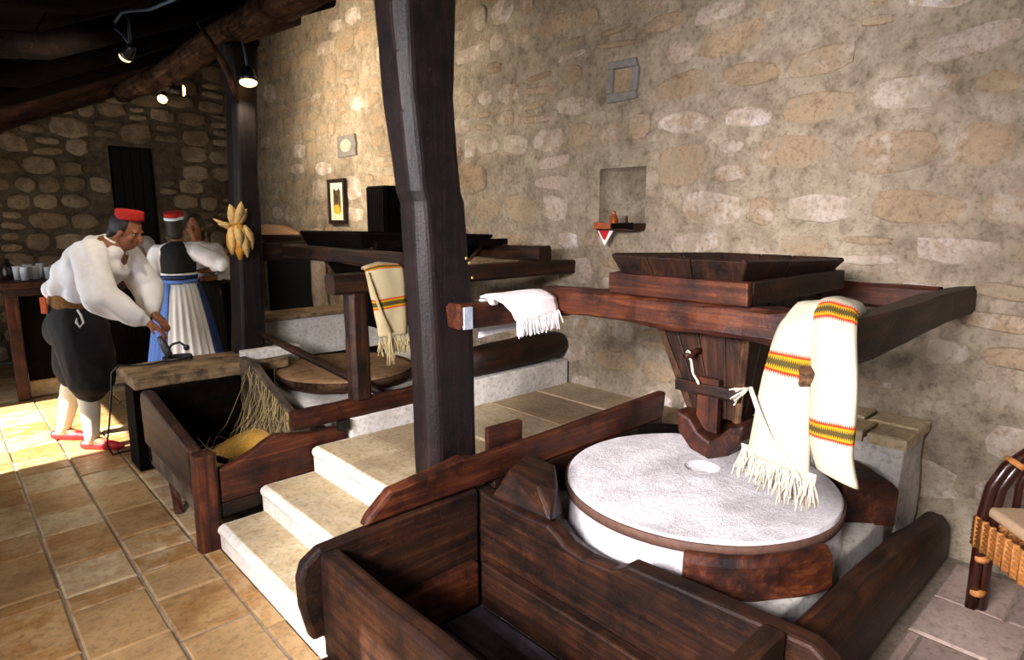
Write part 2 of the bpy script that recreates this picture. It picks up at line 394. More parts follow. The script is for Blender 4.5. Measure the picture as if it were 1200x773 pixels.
# ---- ceiling: sloping boards on log rafters
XK = XW - 1.32/.46
ce = structure(B().prism([(x, roof_z(x)+.15+d) for x, d in ((XL-.1, 0), (XK, 0), (XW+.2, 0), (XW+.2, .06), (XK, .06), (XL-.1, .06))], (0, YB-.1, 0), (1, 0, 0), (0, 0, 1), (0, YF-YB+.3, 0)).build('ceiling', wood('black', 'y')))
nb = 24
for k in range(nb):
    x0 = XL + k*(XW+.1-XL)/nb; x1 = x0 + (XW+.1-XL)/nb - .012; dz = R.uniform(0, .015)
    B().add([(x, y, roof_z(x)+zz+dz) for x in (x0, x1) for y in (YB, YF+.1) for zz in (.11, .14)], [(0, 1, 3, 2), (4, 6, 7, 5), (0, 4, 5, 1), (2, 3, 7, 6), (0, 2, 6, 4), (1, 5, 7, 3)]).build('roof_board', wood('black', 'y'), ce)
for y, r in ((-.9, .07), (.1, .07), (1.2, .075), (2.4, .07), (3.5, .08), (4.55, .075), (5.6, .08), (6.5, .08), (7.35, .09), (8.6, .12)):
    P = [(x, y + .04*noise.noise(Vector((x, y, 2))), roof_z(x) + .02 + .03*noise.noise(Vector((x*1.1, y, 5)))) for x in [XL + i*(XW-XL)/14 for i in range(15)]]
    B().tube(P, [r*(1.1 - .3*i/14) for i in range(15)], 10, jit=.2, seed=y).build('rafter', wood('log' if y > 7 else 'black', 'x'), ce, smooth=True)
# ---- floor
fl = structure(B().box(XL-.1, XW+.1, YB-.1, YF+.1, -.14, -.008).build('floor', M_GROUT))
def tile(x0, x1, y0, y1, j=.003, mat=M_TILE, parent=fl, z=0., name='tile', th=.03):
    g = .003; cx, cy = (x0+x1)/2, (y0+y1)/2; h = z + R.uniform(-.004, .003)
    c = [(x0+g+R.uniform(0, j), y0+g+R.uniform(0, j)), (x1-g-R.uniform(0, j), y0+g+R.uniform(0, j)), (x1-g-R.uniform(0, j), y1-g-R.uniform(0, j)), (x0+g+R.uniform(0, j), y1-g-R.uniform(0, j))]
    e = .008
    V = [(a, b, z-th) for a, b in c] + [(a, b, h-.006) for a, b in c] + [(a + (e if a < cx else -e), b + (e if b < cy else -e), h) for a, b in c]
    F = [(0, 1, 5, 4), (1, 2, 6, 5), (2, 3, 7, 6), (3, 0, 4, 7), (4, 5, 9, 8), (5, 6, 10, 9), (6, 7, 11, 10), (7, 4, 8, 11), (8, 9, 10, 11)]
    L = WL[parent]; me = bpy.data.meshes.new(name); me.from_pydata([tuple(Vector(v)-Vector((cx, cy, z))) for v in V], [], F); me.materials.append(mat)
    o = bpy.data.objects.new(name, me); COL.objects.link(o); o.parent = parent; o.location = Vector((cx, cy, z)) - L; WL[o] = Vector((cx, cy, z)); return o
nt = 0
def tile_columns(xs, y0, y1, lo=.24, hi=.46, mat=M_TILE):
    global nt
    for a, b in zip(xs[:-1], xs[1:]):
        y = y0 - R.uniform(0, .3)
        while y < y1:
            l = R.uniform(lo, hi)
            if in_view(((a+b)/2, y+l/2, 0), 300): tile(a, b, max(y, y0), min(y+l, y1), mat=mat); nt += 1
            y += l
tile_columns([-.32, -.03, .25, .535, .81, .895], 1.2, 3.1)
tile_columns([-.32, -.03, .25, .535, .81, 1.09, 1.37, 1.66, 1.95, 2.3], 3.1, 6.9)
tile_columns([-.03, .25, .535, .81, 1.09], 6.9, YF-.05)
tile_columns([1.95, 2.32, 2.68, 3.02, 3.40], YB+.05, .605, .26, .42, mat=M_FLAG)

# ================================================================== STEPS AND PLATFORM
def slab_profile(x0, x1, z0, z1, r=.03):
    return [(x0+.012, z0), (x1, z0), (x1, z1), (x0+r, z1), (x0+.008, z1-r*.3), (x0, z1-r), (x0+.012, z1-r*1.8)]
st = thing('stone_stairs', 'three worn pale limestone steps between the two mill troughs', 'stairs', (1.0, 2.5, 0))
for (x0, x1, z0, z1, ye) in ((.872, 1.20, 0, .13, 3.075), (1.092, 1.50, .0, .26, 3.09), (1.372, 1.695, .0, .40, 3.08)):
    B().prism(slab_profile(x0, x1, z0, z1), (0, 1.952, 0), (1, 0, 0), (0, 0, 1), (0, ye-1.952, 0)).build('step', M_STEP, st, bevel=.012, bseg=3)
    B().box(x0+.035, min(x1, x0+.33), 1.957, ye-.02, z1-.004, z1+.0035).build('worn_shaded_tread', M_TREAD, st, bevel=.003)  # tan treads over whiter risers: wear plus the fall of light, in colour
pf = thing('stone_platform', 'raised paved stone platform between the two mills beside the long wall', 'platform', (2.4, 2.5, 0))
B().box(1.70, XW-.03, 1.97, 3.08, 0, .365).build('platform_body', M_PLASTER, pf)
xs = [1.70, 2.12, 2.62, 3.05, XW-.025]
for a, b in zip(xs[:-1], xs[1:]):
    ys = [1.98, 1.98 + R.uniform(.35, .65), 3.075]
    for c, d in zip(ys[:-1], ys[1:]): tile(a, b, c, d, mat=M_SLAB, parent=pf, z=.40, name='paving_slab', th=.05)

# ================================================================== POSTS AND PURLIN
p1 = thing('timber_post', 'massive dark hewn timber post rising beside the stone steps', 'post', (1.52, 2.08, .4))
def hewn(rows, name, mat, parent, bevel=.014, sub=5):
    """rows: (z, x0, x1, y0, y1); a post of uneven rectangular section"""
    V = []; F = []; rr = []
    for (a, b) in zip(rows[:-1], rows[1:]):
        for i in range(sub): rr.append([p + (q-p)*i/sub for p, q in zip(a, b)])
    rr.append(list(rows[-1])); c = .16
    for i, (z, x0, x1, y0, y1) in enumerate(rr):
        wx, wy = x1-x0, y1-y0
        for k, (x, y) in enumerate(((x0+c*wx, y0), (x1-c*wx*.6, y0), (x1, y0+c*wy), (x1, y1-c*wy), (x1-c*wx, y1), (x0+c*wx, y1), (x0, y1-c*wy), (x0, y0+c*wy*1.4))):
            j = .006
            V.append((x + j*noise.noise(Vector((z*3, k*2.1, 1))), y + j*noise.noise(Vector((z*3, k*2.1, 9))), z))
    n = 8; m = len(rr)
    for i in range(m-1):
        for k in range(n): F.append((i*n+k, i*n+(k+1) % n, (i+1)*n+(k+1) % n, (i+1)*n+k))
    F.append(tuple(range(n))); F.append(tuple((m-1)*n+k for k in range(n)))
    return mesh(name, V, F, mat, parent, bevel=bevel)
shaft1 = hewn([(.4, 1.405, 1.645, 2.0, 2.16), (.75, 1.40, 1.645, 2.0, 2.16), (1.2, 1.385, 1.635, 2.0, 2.16), (1.66, 1.365, 1.60, 2.0, 2.165), (1.70, 1.350, 1.585, 2.0, 2.17), (2.05, 1.318, 1.555, 2.0, 2.18), (2.4, 1.30, 1.575, 2.0, 2.19), (2.78, 1.29, 1.62, 2.0, 2.2)], 'shaft', wood('post', 'z'), p1)
for (x, z) in ((1.60, 1.42), (1.615, 1.36), (1.585, 1.44), (1.62, 1.25)):
    B().ball((x, 1.998, z), (.006, .004, .006), 8, 5).build('nail_head', plain('brass_nail', '#8d7a3a', .4), shaft1)
p2 = thing('timber_post', 'slender dark timber post hung with corn beside the low bench', 'post', (1.68, 4.68, .63))
hewn([(.63, 1.555, 1.765, 4.60, 4.78), (1.0, 1.575, 1.775, 4.60, 4.78), (1.5, 1.60, 1.79, 4.60, 4.78), (2.0, 1.63, 1.80, 4.60, 4.78), (2.45, 1.655, 1.83, 4.60, 4.78), (2.76, 1.62, 1.86, 4.60, 4.78)], 'shaft', wood('post', 'z'), p2)
B().tube([(1.69, 4.615, 2.36), (1.62, 4.60, 2.58), (1.53, 4.63, 2.76), (1.48, 4.66, 2.86)], [.012, .02, .018, .010], 8, jit=.3).build('forked_branch', wood('old', 'z'), p2, smooth=True)
pu = B().tube([(1.70 + .05*noise.noise(Vector((y*.6, 0, 3))), y, 2.855 + .04*noise.noise(Vector((y*.7, 4, 0)))) for y in [-.6 + i*.42 for i in range(21)]], [.095]*21, 12, jit=.25, seed=4).build('purlin_log', wood('old', 'y'), smooth=True)
tag(pu, 'long crooked brown log carried on top of the posts under the roof', 'beam')
pu2 = B().tube([(1.98 + .03*noise.noise(Vector((y, 0, 3))), y, 2.99 + .03*noise.noise(Vector((y*.7, 4, 0)))) for y in [-.6 + i*.36 for i in range(15)]], [.085]*15, 12, jit=.25, seed=9).build('purlin_log', wood('old', 'y'), smooth=True)
tag(pu2, 'shorter brown log running beside the long crooked roof log', 'beam')

# ================================================================== MILL WITH THE WHITE STONE
def board(name, pts, O, u, v, thick, tone, axis, parent, bevel=.008, jit=0, **kw):
    return B().prism(pts, O, u, v, thick).build(name, wood(tone, axis), parent, bevel=bevel, **kw)
UX, UY, UZ = (1, 0, 0), (0, 1, 0), (0, 0, 1)
tr = thing('flour_trough', 'empty dark wooden flour trough in front of the white millstone', 'trough', (1.2, 1.3, 0))
board('side_board', [(.815, .165), (.785, .30), (.782, .40), (.80, .455), (.86, .492), (1.20, .505), (1.555, .50), (1.555, .165)], (0, 1.895, 0), UX, UZ, (0, .055, 0), 'dark', 'x', tr, bevel=.014)
board('end_board', [(.665, .10), (1.89, .10), (1.89, .485), (1.6, .478), (1.3, .488), (1.0, .48), (.665, .485)], (.848, 0, 0), UY, UZ, (.075, 0, 0), 'dark', 'y', tr, bevel=.016)
board('carved_board', [(.50, .05), (1.95, .05), (1.95, .49), (1.85, .475), (1.66, .470), (1.52, .477), (1.47, .455), (1.43, .43), (1.34, .418), (1.22, .428), (1.185, .445), (1.15, .475), (1.05, .48), (.96, .485), (.82, .492), (.71, .498), (.56, .505), (.50, .47)], (1.57, 0, 0), UY, UZ, (.07, 0, 0), 'dark', 'y', tr, bevel=.012)
board('lower_board', [(.69, .02), (1.84, .02), (1.84, .215), (.69, .205)], (1.515, 0, 0), UY, UZ, (.053, 0, 0), 'dark', 'y', tr)
board('lower_side_board', [(.925, .02), (1.512, .02), (1.512, .21), (.925, .20)], (0, 1.845, 0), UX, UZ, (0, .048, 0), 'red', 'x', tr)
board('side_board', [(.925, .02), (1.565, .02), (1.565, .515), (.925, .49)], (0, .62, 0), UX, UZ, (0, .065, 0), 'dark', 'x', tr, bevel=.012)
for k in range(3): B().box(.93+k*.195, .93+k*.195+.19, .69, 1.84, .0, .022).build('floor_plank', wood('dusty', 'y'), tr, bevel=.004)
B().box(.775, .846, .55, 1.86, .05, .115, .006).build('base_rail', wood('red', 'y'), tr, bevel=.008)
for y in (.75, 1.62): B().box(.79, .845, y, y+.09, 0, .055).build('foot', wood('dark', 'z'), tr, bevel=.005)
rl = thing('timber_kerb', 'reddish wooden kerb plank with shaped end along the paved platform', 'plank', (1.9, 1.93, .5))
board('kerb_plank', [(1.03, .508), (1.06, .545), (1.145, .615), (1.33, .635), (1.48, .655), (1.56, .632), (2.0, .635), (2.9, .66), (2.88, .508)], (0, 1.90, 0), UX, UZ, (0, .055, 0), 'red', 'x', rl, bevel=.014)
B().box(1.66, 1.86, 1.957, 1.985, .40, .715, .004).build('upright_cleat', wood('red', 'x'), rl, bevel=.006)
B().box(1.648, 2.88, 1.905, 1.95, .36, .506, .002).build('lower_plank', wood('dark', 'x'), rl, bevel=.005)
# masonry base
mb = thing('mill_base', 'low whitewashed masonry base under the white millstone', 'masonry', (2.3, 1.35, 0))
def lumpy(x0, x1, y0, y1, z0, z1, n=10, amp=.012):
    V = []; F = []; b = B(); b.box(x0, x1, y0, y1, z0, z1); bm = bmesh.new(); vs = [bm.verts.new(v) for v in b.V]
    for f in b.F: bm.faces.new([vs[i] for i in f])
    bmesh.ops.subdivide_edges(bm, edges=bm.edges[:], cuts=n, use_grid_fill=True)
    for v in bm.verts: v.co += Vector([amp*noise.noise(v.co*4 + Vector((k*9, 0, 0))) for k in range(3)])
    bm.verts.index_update(); o = B(); o.add([v.co.copy() for v in bm.verts], [tuple(v.index for v in f.verts) for f in bm.faces]); bm.free(); return o
lumpy(1.66, 3.0, .775, 1.885, 0, .35).build('masonry_body', M_PLASTER, mb, smooth=True)
lg = thing('stone_ledge', 'small whitewashed stone ledge against the wall beside the millstone', 'ledge', (3.2, 1.3, 0))
lumpy(3.02, XW-.06, .78, 1.86, 0, .615).build('ledge_body', M_PLASTER, lg, smooth=True)
for (a, b, c, d) in ((3.0, 3.20, .755, .92), (3.21, 3.40, .765, .99), (3.0, 3.21, .93, 1.32), (3.22, 3.40, 1.0, 1.4), (3.0, 3.40, 1.41, 1.85)):
    tile(a, b, c, d, mat=M_TREAD, parent=lg, z=.655, name='ledge_tile', th=.05)
lo = thing('timber_sill', 'thick rough dark log lying on the floor from trough to wall', 'log', (2.5, .76, 0))
V = []; F = []
secs = [(1.80, .62, .735, .0, .375), (1.85, .615, .74, .0, .38), (2.0, .61, .745, .0, .375), (2.3, .61, .745, .0, .365), (2.6, .615, .75, .0, .34), (2.9, .62, .755, .0, .305), (3.15, .62, .76, .0, .27), (3.33, .63, .76, .0, .235), (3.41, .66, .75, .02, .17)]
for i, (x, y0, y1, z0, z1) in enumerate(secs):
    cy, cz, ry, rz = (y0+y1)/2, (z0+z1)/2, (y1-y0)/2, (z1-z0)/2
    for k in range(14):
        t = 2*PI*(k+.5)/14; c, s_ = math.cos(t), math.sin(t); q = 1/((abs(c)**2.9 + abs(s_)**2.9)**(1/2.9))
        j = .012*noise.noise(Vector((x*4, k*.8, 3)))
        V.append((x, cy + ry*c*q + j, max(0.0, cz + rz*s_*q + j)))
for i in range(len(secs)-1):
    for k in range(14): F.append((i*14+k, i*14+(k+1) % 14, (i+1)*14+(k+1) % 14, (i+1)*14+k))
F += [tuple(range(14)), tuple((len(secs)-1)*14+k for k in range(14))]
mesh('log_body', V, F, wood('log', 'x'), lo, smooth=True, bevel=.006)

# millstone
MC = (2.30, 1.335)
ms = thing('millstone', 'round white granite millstone with a rusty iron hoop', 'millstone', (MC[0], MC[1], .35))
def disc_top(r0, r1, z, nr, na, c, amp):
    V = []; F = []
    for i in range(nr+1):
        r = r0 + (r1-r0)*i/nr; g = (1-i/nr)
        for k in range(na):
            t = 2*PI*k/na; x, y = c[0]+.11*g+r*math.cos(t), c[1]+.045*g+r*math.sin(t)
            V.append((x, y, z + amp*noise.noise(Vector((x*22, y*22, 0))) + amp*noise.noise(Vector((x*55, y*55, 3)))))
    for i in range(nr):
        for k in range(na): F.append((i*na+k, i*na+(k+1) % na, (i+1)*na+(k+1) % na, (i+1)*na+k))
    return V, F
b = B(); n = 96
V, F = disc_top(.075, .549, .515, 26, n, MC, .0028); b.add(V, F)
k0 = len(b.V)
for (r, z) in ((.075, .515), (.06, .488)):
    for k in range(n): b.V.append(Vector((MC[0]+.11+r*math.cos(2*PI*k/n), MC[1]+.045+r*math.sin(2*PI*k/n), z)))
for k in range(n): b.F.append((k0+k, k0+(k+1) % n, k0+n+(k+1) % n, k0+n+k))
b.F.append(tuple(k0+n+k for k in range(n)))
k0 = len(b.V)
for (r, z) in ((.549, .515), (.553, .508), (.551, .47), (.548, .44), (.55, .41), (.554, .38)):
    for k in range(n): b.V.append(Vector((MC[0]+(r+.004*noise.noise(Vector((k*.4, z*30, 2))))*math.cos(2*PI*k/n), MC[1]+(r+.004*noise.noise(Vector((k*.4, z*30, 2))))*math.sin(2*PI*k/n), z)))
for i in range(5):
    for k in range(n): b.F.append((k0+i*n+k, k0+i*n+(k+1) % n, k0+(i+1)*n+(k+1) % n, k0+(i+1)*n+k))
b.build('runner_stone', M_WHITE_STONE, ms, smooth=True)
B().lathe([(.556, .462), (.562, .464), (.563, .500), (.556, .503)], (MC[0], MC[1], 0), 96, jit=.003, ring=True).build('iron_hoop', M_IRON, ms, smooth=True)
B().lathe([(.075, .382), (.548, .382), (.556, .372), (.560, .358), (.560, .345), (.075, .345)], (MC[0], MC[1], 0), 64, jit=.003, ring=True).build('bed_stone', M_WHITE_STONE, ms, smooth=True)
def curb(label, a0, a1, r0, r1, z0, z1, tone, skew=0, n=7):
    t = math.radians((a0+a1)/2); base = (MC[0]+math.cos(t)*(r0+r1)/2, MC[1]+math.sin(t)*(r0+r1)/2, z0)
    o = B().lathe([(r0, z0), (r1, z0), (r1+skew, z1-.03), (r1+skew-.025, z1), (r0+.012, z1), (r0, z1-.02)], (MC[0], MC[1], 0), n, math.radians(a0), math.radians(a1), jit=.014).build('curb_block', wood(tone, 'x'), None, loc=base, bevel=.01)
    return tag(o, label, 'wood block', 'wooden kerb blocks around the millstone')
curb('curved dark wood kerb block between trough board and front of millstone', 207, 257, .575, .632, .343, .492, 'red')
curb('chunky dark wood kerb block below the hanging striped bag', 309, 332, .585, .80, .345, .53, 'red')
V = [(1.573, 1.50, .492), (1.573, 1.845, .478), (1.90, 1.875, .478), (1.79, 1.64, .40), (1.60, 1.60, .60), (1.64, 1.80, .595), (1.80, 1.86, .605), (1.80, 1.70, .60), (1.66, 1.56, .575)]
wd_ = mesh('curb_block', V, [(0, 3, 2, 1), (0, 1, 5, 4), (1, 2, 6, 5), (2, 3, 7, 6), (4, 5, 6, 7), (0, 4, 8), (0, 8, 3), (8, 4, 7), (8, 7, 3)], wood('dark', 'y'), None, loc=(1.7, 1.7, .47), bevel=.012)
tag(wd_, 'wedge shaped dark wood kerb block at the corner of trough and kerb plank', 'wood block', 'wooden kerb blocks around the millstone')
curb('low dark wood kerb strip at the back of the millstone under the hopper', 34, 60, .58, .635, .345, .548, 'black')
# hopper frame
hf = thing('hopper_frame', 'heavy dark timber frame spanning from post to wall around the hopper', 'timber frame', (2.6, 1.3, 1.17))
timber('cross_beam', (1.475, 1.945, 1.217), (3.42, 1.945, 1.217), .10, .095, 'red', hf, jit=.006, sway=.012)
timber('front_beam', (2.055, 1.99, 1.245), (2.055, .762, 1.245), .11, .115, 'red', hf, jit=.010, sway=.02, seg=14)
timber('cross_beam', (1.985, .705, 1.235), (3.42, .705, 1.235), .10, .14, 'dark', hf, jit=.006, sway=.01, taper=(1.0, .85))
timber('back_beam', (3.25, 1.89, 1.245), (3.25, .76, 1.245), .09, .11, 'red', hf, jit=.006)
B().box(1.478, 1.52, 1.878, 1.893, 1.175, 1.262, .001).build('pale_strap', plain('pale_lead', '#8d93a0', .5, 40, .3, .3), hf, bevel=.002)
# hopper
hp = thing('grain_hopper', 'dark wooden grain hopper tapering down over the white millstone', 'hopper', (2.4, 1.3, .7))
def panel(name, tl, trr, br, bl, nb, thick, tone, parent, gap=.004):
    tl, trr, br, bl = map(Vector, (tl, trr, br, bl)); nrm = (trr-tl).cross(bl-tl).normalized()*thick
    cuts = [0]; 
    for i in range(nb-1): cuts.append((i+1)/nb + R.uniform(-.25, .25)/nb)
    cuts.append(1)
    for a, c in zip(cuts[:-1], cuts[1:]):
        g = gap/(trr-tl).length*.5
        q = [tl.lerp(trr, a+g), tl.lerp(trr, c-g), bl.lerp(br, c-g), bl.lerp(br, a+g)]; off = nrm.normalized()*R.uniform(-.002, .002)
        q = [p+off for p in q]; B().add(q + [p+nrm for p in q], [(0, 1, 2, 3), (7, 6, 5, 4), (0, 4, 5, 1), (1, 5, 6, 2), (2, 6, 7, 3), (3, 7, 4, 0)]).build(name, wood(tone, 'z'), parent, bevel=.003)
def hopper(hp, x0, x1, y0, y1, zt, zb, bx0, bx1, by0, by1, zr, tone='dark', nb=4, ix=.14):
    """rim x0..x1, y0..y1 at zt; body tapering from zr to zb"""
    i = .05
    A = lambda x, y, z: (x, y, z)
    # body faces: front (-x), right (-y), back (+x), left (+y)
    panel('front_board', A(x0+ix, y1-i, zr), A(x0+ix, y0+i, zr), A(bx0, by0, zb), A(bx0, by1, zb), nb, .022, tone, hp)
    panel('side_board', A(x0+ix, y0+i, zr), A(x1-i, y0+i, zr), A(bx1, by0, zb), A(bx0, by0, zb), nb, .022, tone, hp)
    panel('back_board', A(x1-i, y0+i, zr), A(x1-i, y1-i, zr), A(bx1, by1, zb), A(bx1, by0, zb), nb, .022, tone, hp)
    panel('side_board', A(x1-i, y1-i, zr), A(x0+ix, y1-i, zr), A(bx0, by1, zb), A(bx1, by1, zb), nb, .022, tone, hp)
    for (p, q) in (((x0+ix, y0+i), (bx0, by0)), ((x0+ix, y1-i), (bx0, by1)), ((x1-i, y0+i), (bx1, by0)), ((x1-i, y1-i), (bx1, by1))):
        B().beam((p[0], p[1], zr), (q[0], q[1], zb), .026, .026, seg=4, jit=.002).build('corner_batten', wood('old', 'z'), hp)
    B().box(x0+.03, x0+ix+.02, y0+i, y1-i, zr-.014, zr).build('ledge_board', wood(tone, 'y'), hp, bevel=.003)
    # flared rim above, then the band round it
    f = .035; zl = zr; A = lambda x, y, z: (x, y, z - (.03 if x > (x0+x1)/2 and z == zt else 0))
    panel('rim_board', A(x0, y1, zt), A(x0, y0, zt), A(x0+f, y0+f, zl), A(x0+f, y1-f, zl), 3, .02, tone, hp)
    panel('rim_board', A(x0, y0, zt), A(x1, y0, zt), A(x1-f, y0+f, zl), A(x0+f, y0+f, zl), 2, .02, tone, hp)
    panel('rim_board', A(x1, y0, zt), A(x1, y1, zt), A(x1-f, y1-f, zl), A(x1-f, y0+f, zl), 3, .02, tone, hp)
    panel('rim_board', A(x1, y1, zt), A(x0, y1, zt), A(x0+f, y1-f, zl), A(x1-f, y1-f, zl), 2, .02, tone, hp)
hopper(hp, 1.985, 2.83, 1.015, 1.585, 1.455, .84, 2.17, 2.42, 1.11, 1.30, 1.375)
B().box(1.975, 2.012, 1.0, 1.585, 1.306, 1.388, .003).build('band_board', wood('red', 'y'), hp, bevel=.006)
B().box(2.012, 2.80, 1.0, 1.035, 1.306, 1.388, .003).build('band_board', wood('dark', 'x'), hp, bevel=.006)
B().box(2.012, 2.80, 1.55, 1.585, 1.306, 1.388, .003).build('band_board', wood('dark', 'x'), hp, bevel=.006)
B().box(2.765, 2.80, 1.036, 1.549, 1.306, 1.388, .003).build('band_board', wood('dark', 'y'), hp, bevel=.006)
B().beam((2.125, 1.35, .955), (2.125, 1.085, .955), .022, .045, seg=3, jit=.003).build('crosspiece', wood('dark', 'y'), hp)
B().box(2.12, 2.15, 1.165, 1.255, .79, 1.0, .004).build('chute_gate', wood('red', 'z'), hp, bevel=.005)
board('shoe', [(1.315, .865), (1.30, .78), (1.245, .722), (1.165, .702), (1.09, .735), (1.045, .80), (1.03, .87), (1.09, .845), (1.13, .80), (1.165, .775), (1.215, .80), (1.25, .845)], (2.07, 0, 0), UY, UZ, (.40, 0, 0), 'red', 'x', hp, bevel=.012)
pg = B().tube([(2.135, 1.262, 1.10), (2.06, 1.275, 1.085)], [.011, .013], 8).build('peg', wood('red', 'x'), hp, smooth=True)
B().tube([(2.075, 1.262, 1.098), (2.068, 1.27, 1.105), (2.07, 1.284, 1.09), (2.08, 1.262, 1.07), (2.085, 1.255, 1.02), (2.10, 1.24, .985), (2.10, 1.235, .975)], .005, 6).build('cord', M_WOOL, pg, smooth=True)

# ================================================================== MILL WITH THE WOODEN-TOPPED STONE
t2 = thing('flour_trough', 'wooden flour trough with yellow meal beside the bench', 'trough', (1.2, 3.6, 0))
B().beam((.85, 3.115, 0), (.85, 3.115, .488), .10, .075, seg=6, jit=.004, up=(0, 1, 0)).build('leg', wood('red', 'z'), t2)
B().beam((.86, 4.02, 0), (.86, 4.02, .35), .07, .07, seg=6, jit=.004).build('leg', wood('dark', 'z'), t2)
board('front_board', [(.915, .22), (1.60, .225), (1.60, .465), (1.40, .468), (1.27, .49), (1.20, .502), (1.14, .478), (1.08, .445), (.98, .405), (.915, .395)], (0, 3.10, 0), UX, UZ, (0, .05, 0), 'red', 'x', t2, bevel=.01)
board('lower_board', [(.915, .14), (1.10, .145), (1.13, .16), (1.58, .16), (1.58, .222), (.915, .218)], (0, 3.105, 0), UX, UZ, (0, .04, 0), 'dark', 'x', t2)
board('end_board', [(3.155, .27), (4.05, .30), (4.07, .57), (4.03, .62), (3.95, .628), (3.55, .565), (3.21, .515), (3.155, .505)], (.80, 0, 0), UY, UZ, (.06, 0, 0), 'log', 'y', t2, bevel=.014)
board('lower_end_board', [(3.16, .17), (3.98, .19), (4.0, .295), (3.16, .265)], (.815, 0, 0), UY, UZ, (.035, 0, 0), 'weather', 'y', t2)
board('inner_board', [(3.195, .10), (4.30, .10), (4.30, .68), (4.1, .68), (3.86, .585), (3.5, .465), (3.195, .45)], (1.45, 0, 0), UY, UZ, (.05, 0, 0), 'weather', 'y', t2)
board('back_board', [(.865, .10), (1.448, .10), (1.448, .56), (.865, .56)], (0, 4.26, 0), UX, UZ, (0, .04, 0), 'black', 'x', t2)
for k in range(3): B().box(.865, 1.448, 3.195+k*.355, 3.195+k*.355+.35, .09, .115).build('floor_plank', wood('weather', 'x'), t2, bevel=.004)
B().beam((.845, 3.62, .0), (.845, 3.70, .16), .035, .035, seg=3).build('peg', wood('red', 'z'), t2)
M_MEAL = plain('corn_meal', '#d9a23c', .95, 90, .3, .5)
V = []; F = []
for i in range(15):
    for k in range(15):
        x, y = 1.10 + .345*i/14, 3.50 + .72*k/14; q = max(0, 1 - ((x-1.46)/.36)**2 - ((y-3.9)/.42)**2)
        V.append((x, y, .113 + .15*q + .008*noise.noise(Vector((x*20, y*20, 0)))*(q > 0) - (.01 if q <= 0 else 0)))
for i in range(14):
    for k in range(14): F.append((i*15+k, (i+1)*15+k, (i+1)*15+k+1, i*15+k+1))
ml = mesh('corn_meal', V, F, M_MEAL, smooth=True, loc=(1.28, 3.9, .113)); tag(ml, 'heap of yellow corn meal in the bottom of the trough', 'corn meal'); ml['kind'] = 'stuff'
b = B()
for k in range(55):
    y = R.uniform(3.55, 4.2); z = R.uniform(.2, .62)
    b.strand((1.447, y, min(z, .44 + max(0, y-3.5)*.36)), (1.40 - R.uniform(0, .3), y + R.uniform(-.25, .1), .125 + R.uniform(0, .1)), .0011, .05, 3, 6, .02)
for k in range(60):
    b.strand((R.uniform(.95, 1.42), R.uniform(3.4, 4.2), .125), (R.uniform(1.1, 1.44), R.uniform(3.6, 4.2), .13 + R.uniform(0, .08)), .0012, -.02, 3, 5, .02)
for k in range(40):
    y = R.uniform(3.5, 4.1); zt = .46 + max(0, y-3.5)*.33
    b.strand((1.444, y, zt), (1.444 + R.uniform(-.03, 0), y + R.uniform(-.06, .06), zt - R.uniform(.1, .25)), .0014, 0, 3, 4, .014)
so = b.build('straw_fibres', plain('dry_fibre', '#b9a66e', .9, 60, .3, .1), None, smooth=True, loc=(1.3, 3.9, .12), stuff=True)
tag(so, 'tangle of pale dry plant fibres hanging in the meal trough', 'straw'); so['kind'] = 'stuff'
hb = thing('hand_brush', 'small dark hand brush with wooden handle in the meal trough', 'brush', (1.1, 3.6, .12))
B().tube([(.99, 3.60, .30), (1.05, 3.58, .275), (1.10, 3.56, .25)], [.016, .02, .018], 10).build('handle', wood('dark', 'x'), hb, smooth=True)
B().tube([(1.10, 3.56, .25), (1.14, 3.545, .235), (1.17, 3.535, .22)], [.028, .04, .045], 10, flat=.6).build('ferrule', plain('pale_twine', '#a08f72', .8, 90, .3, .4), hb, smooth=True)
b = B()
for k in range(60):
    a = R.uniform(0, 2*PI); r = R.uniform(0, .036); b.strand((1.16 + r*.3, 3.54 + r*math.cos(a), .225 + r*math.sin(a)), (1.24 + R.uniform(-.02, .02), 3.515 + r*1.5*math.cos(a), .185 + r*1.3*math.sin(a)), .0022, 0, 3, 3, .003)
b.build('bristles', M_BLACKMETAL, hb, stuff=True)
# bench with slab top behind the trough
bn = thing('plank_bench', 'low bench with thick pale worn slab top beside the corn-hung post', 'bench', (1.3, 4.55, 0))
lumpy(.825, 1.80, 4.31, 4.79, .555, .63, 8, .008).build('bench_top', wood('pale', 'x'), bn, smooth=True, bevel=.01)
B().box(.835, .925, 4.42, 4.66, 0, .552, .004).build('leg', wood('black', 'z'), bn, bevel=.006)
B().box(1.66, 1.76, 4.50, 4.72, 0, .552, .004).build('leg', wood('black', 'z'), bn, bevel=.006)
B().box(.926, 1.658, 4.44, 4.47, .18, .552, .003).build('apron_board', wood('black', 'x'), bn, bevel=.004)
bk = tag(lumpy(1.50, 1.90, 4.335, 4.43, .635, .70, 5, .006).build('pale_block', M_PLASTER, None, smooth=True, bevel=.008, loc=(1.7, 4.38, .63)), 'pale flat stone block lying on the bench beside post', 'stone block')
b2 = thing('mill_base', 'low masonry base under the wooden-topped millstone', 'masonry', (2.3, 4.1, 0))
lumpy(1.63, XW-.03, 3.20, 4.28, 0, .44).build('masonry_body', M_PLASTER, b2, smooth=True)
lumpy(1.84, XW-.03, 4.28, 4.95, 0, .44).build('masonry_body', M_PLASTER, b2, smooth=True)
B().box(1.62, 2.338, 3.09, 3.20, .30, .50).build('base_curb', M_PLASTER, b2, bevel=.01)
B().box(2.34, 3.40, 3.086, 3.27, .30, .566).build('log_bed', M_PLASTER, b2, bevel=.012)
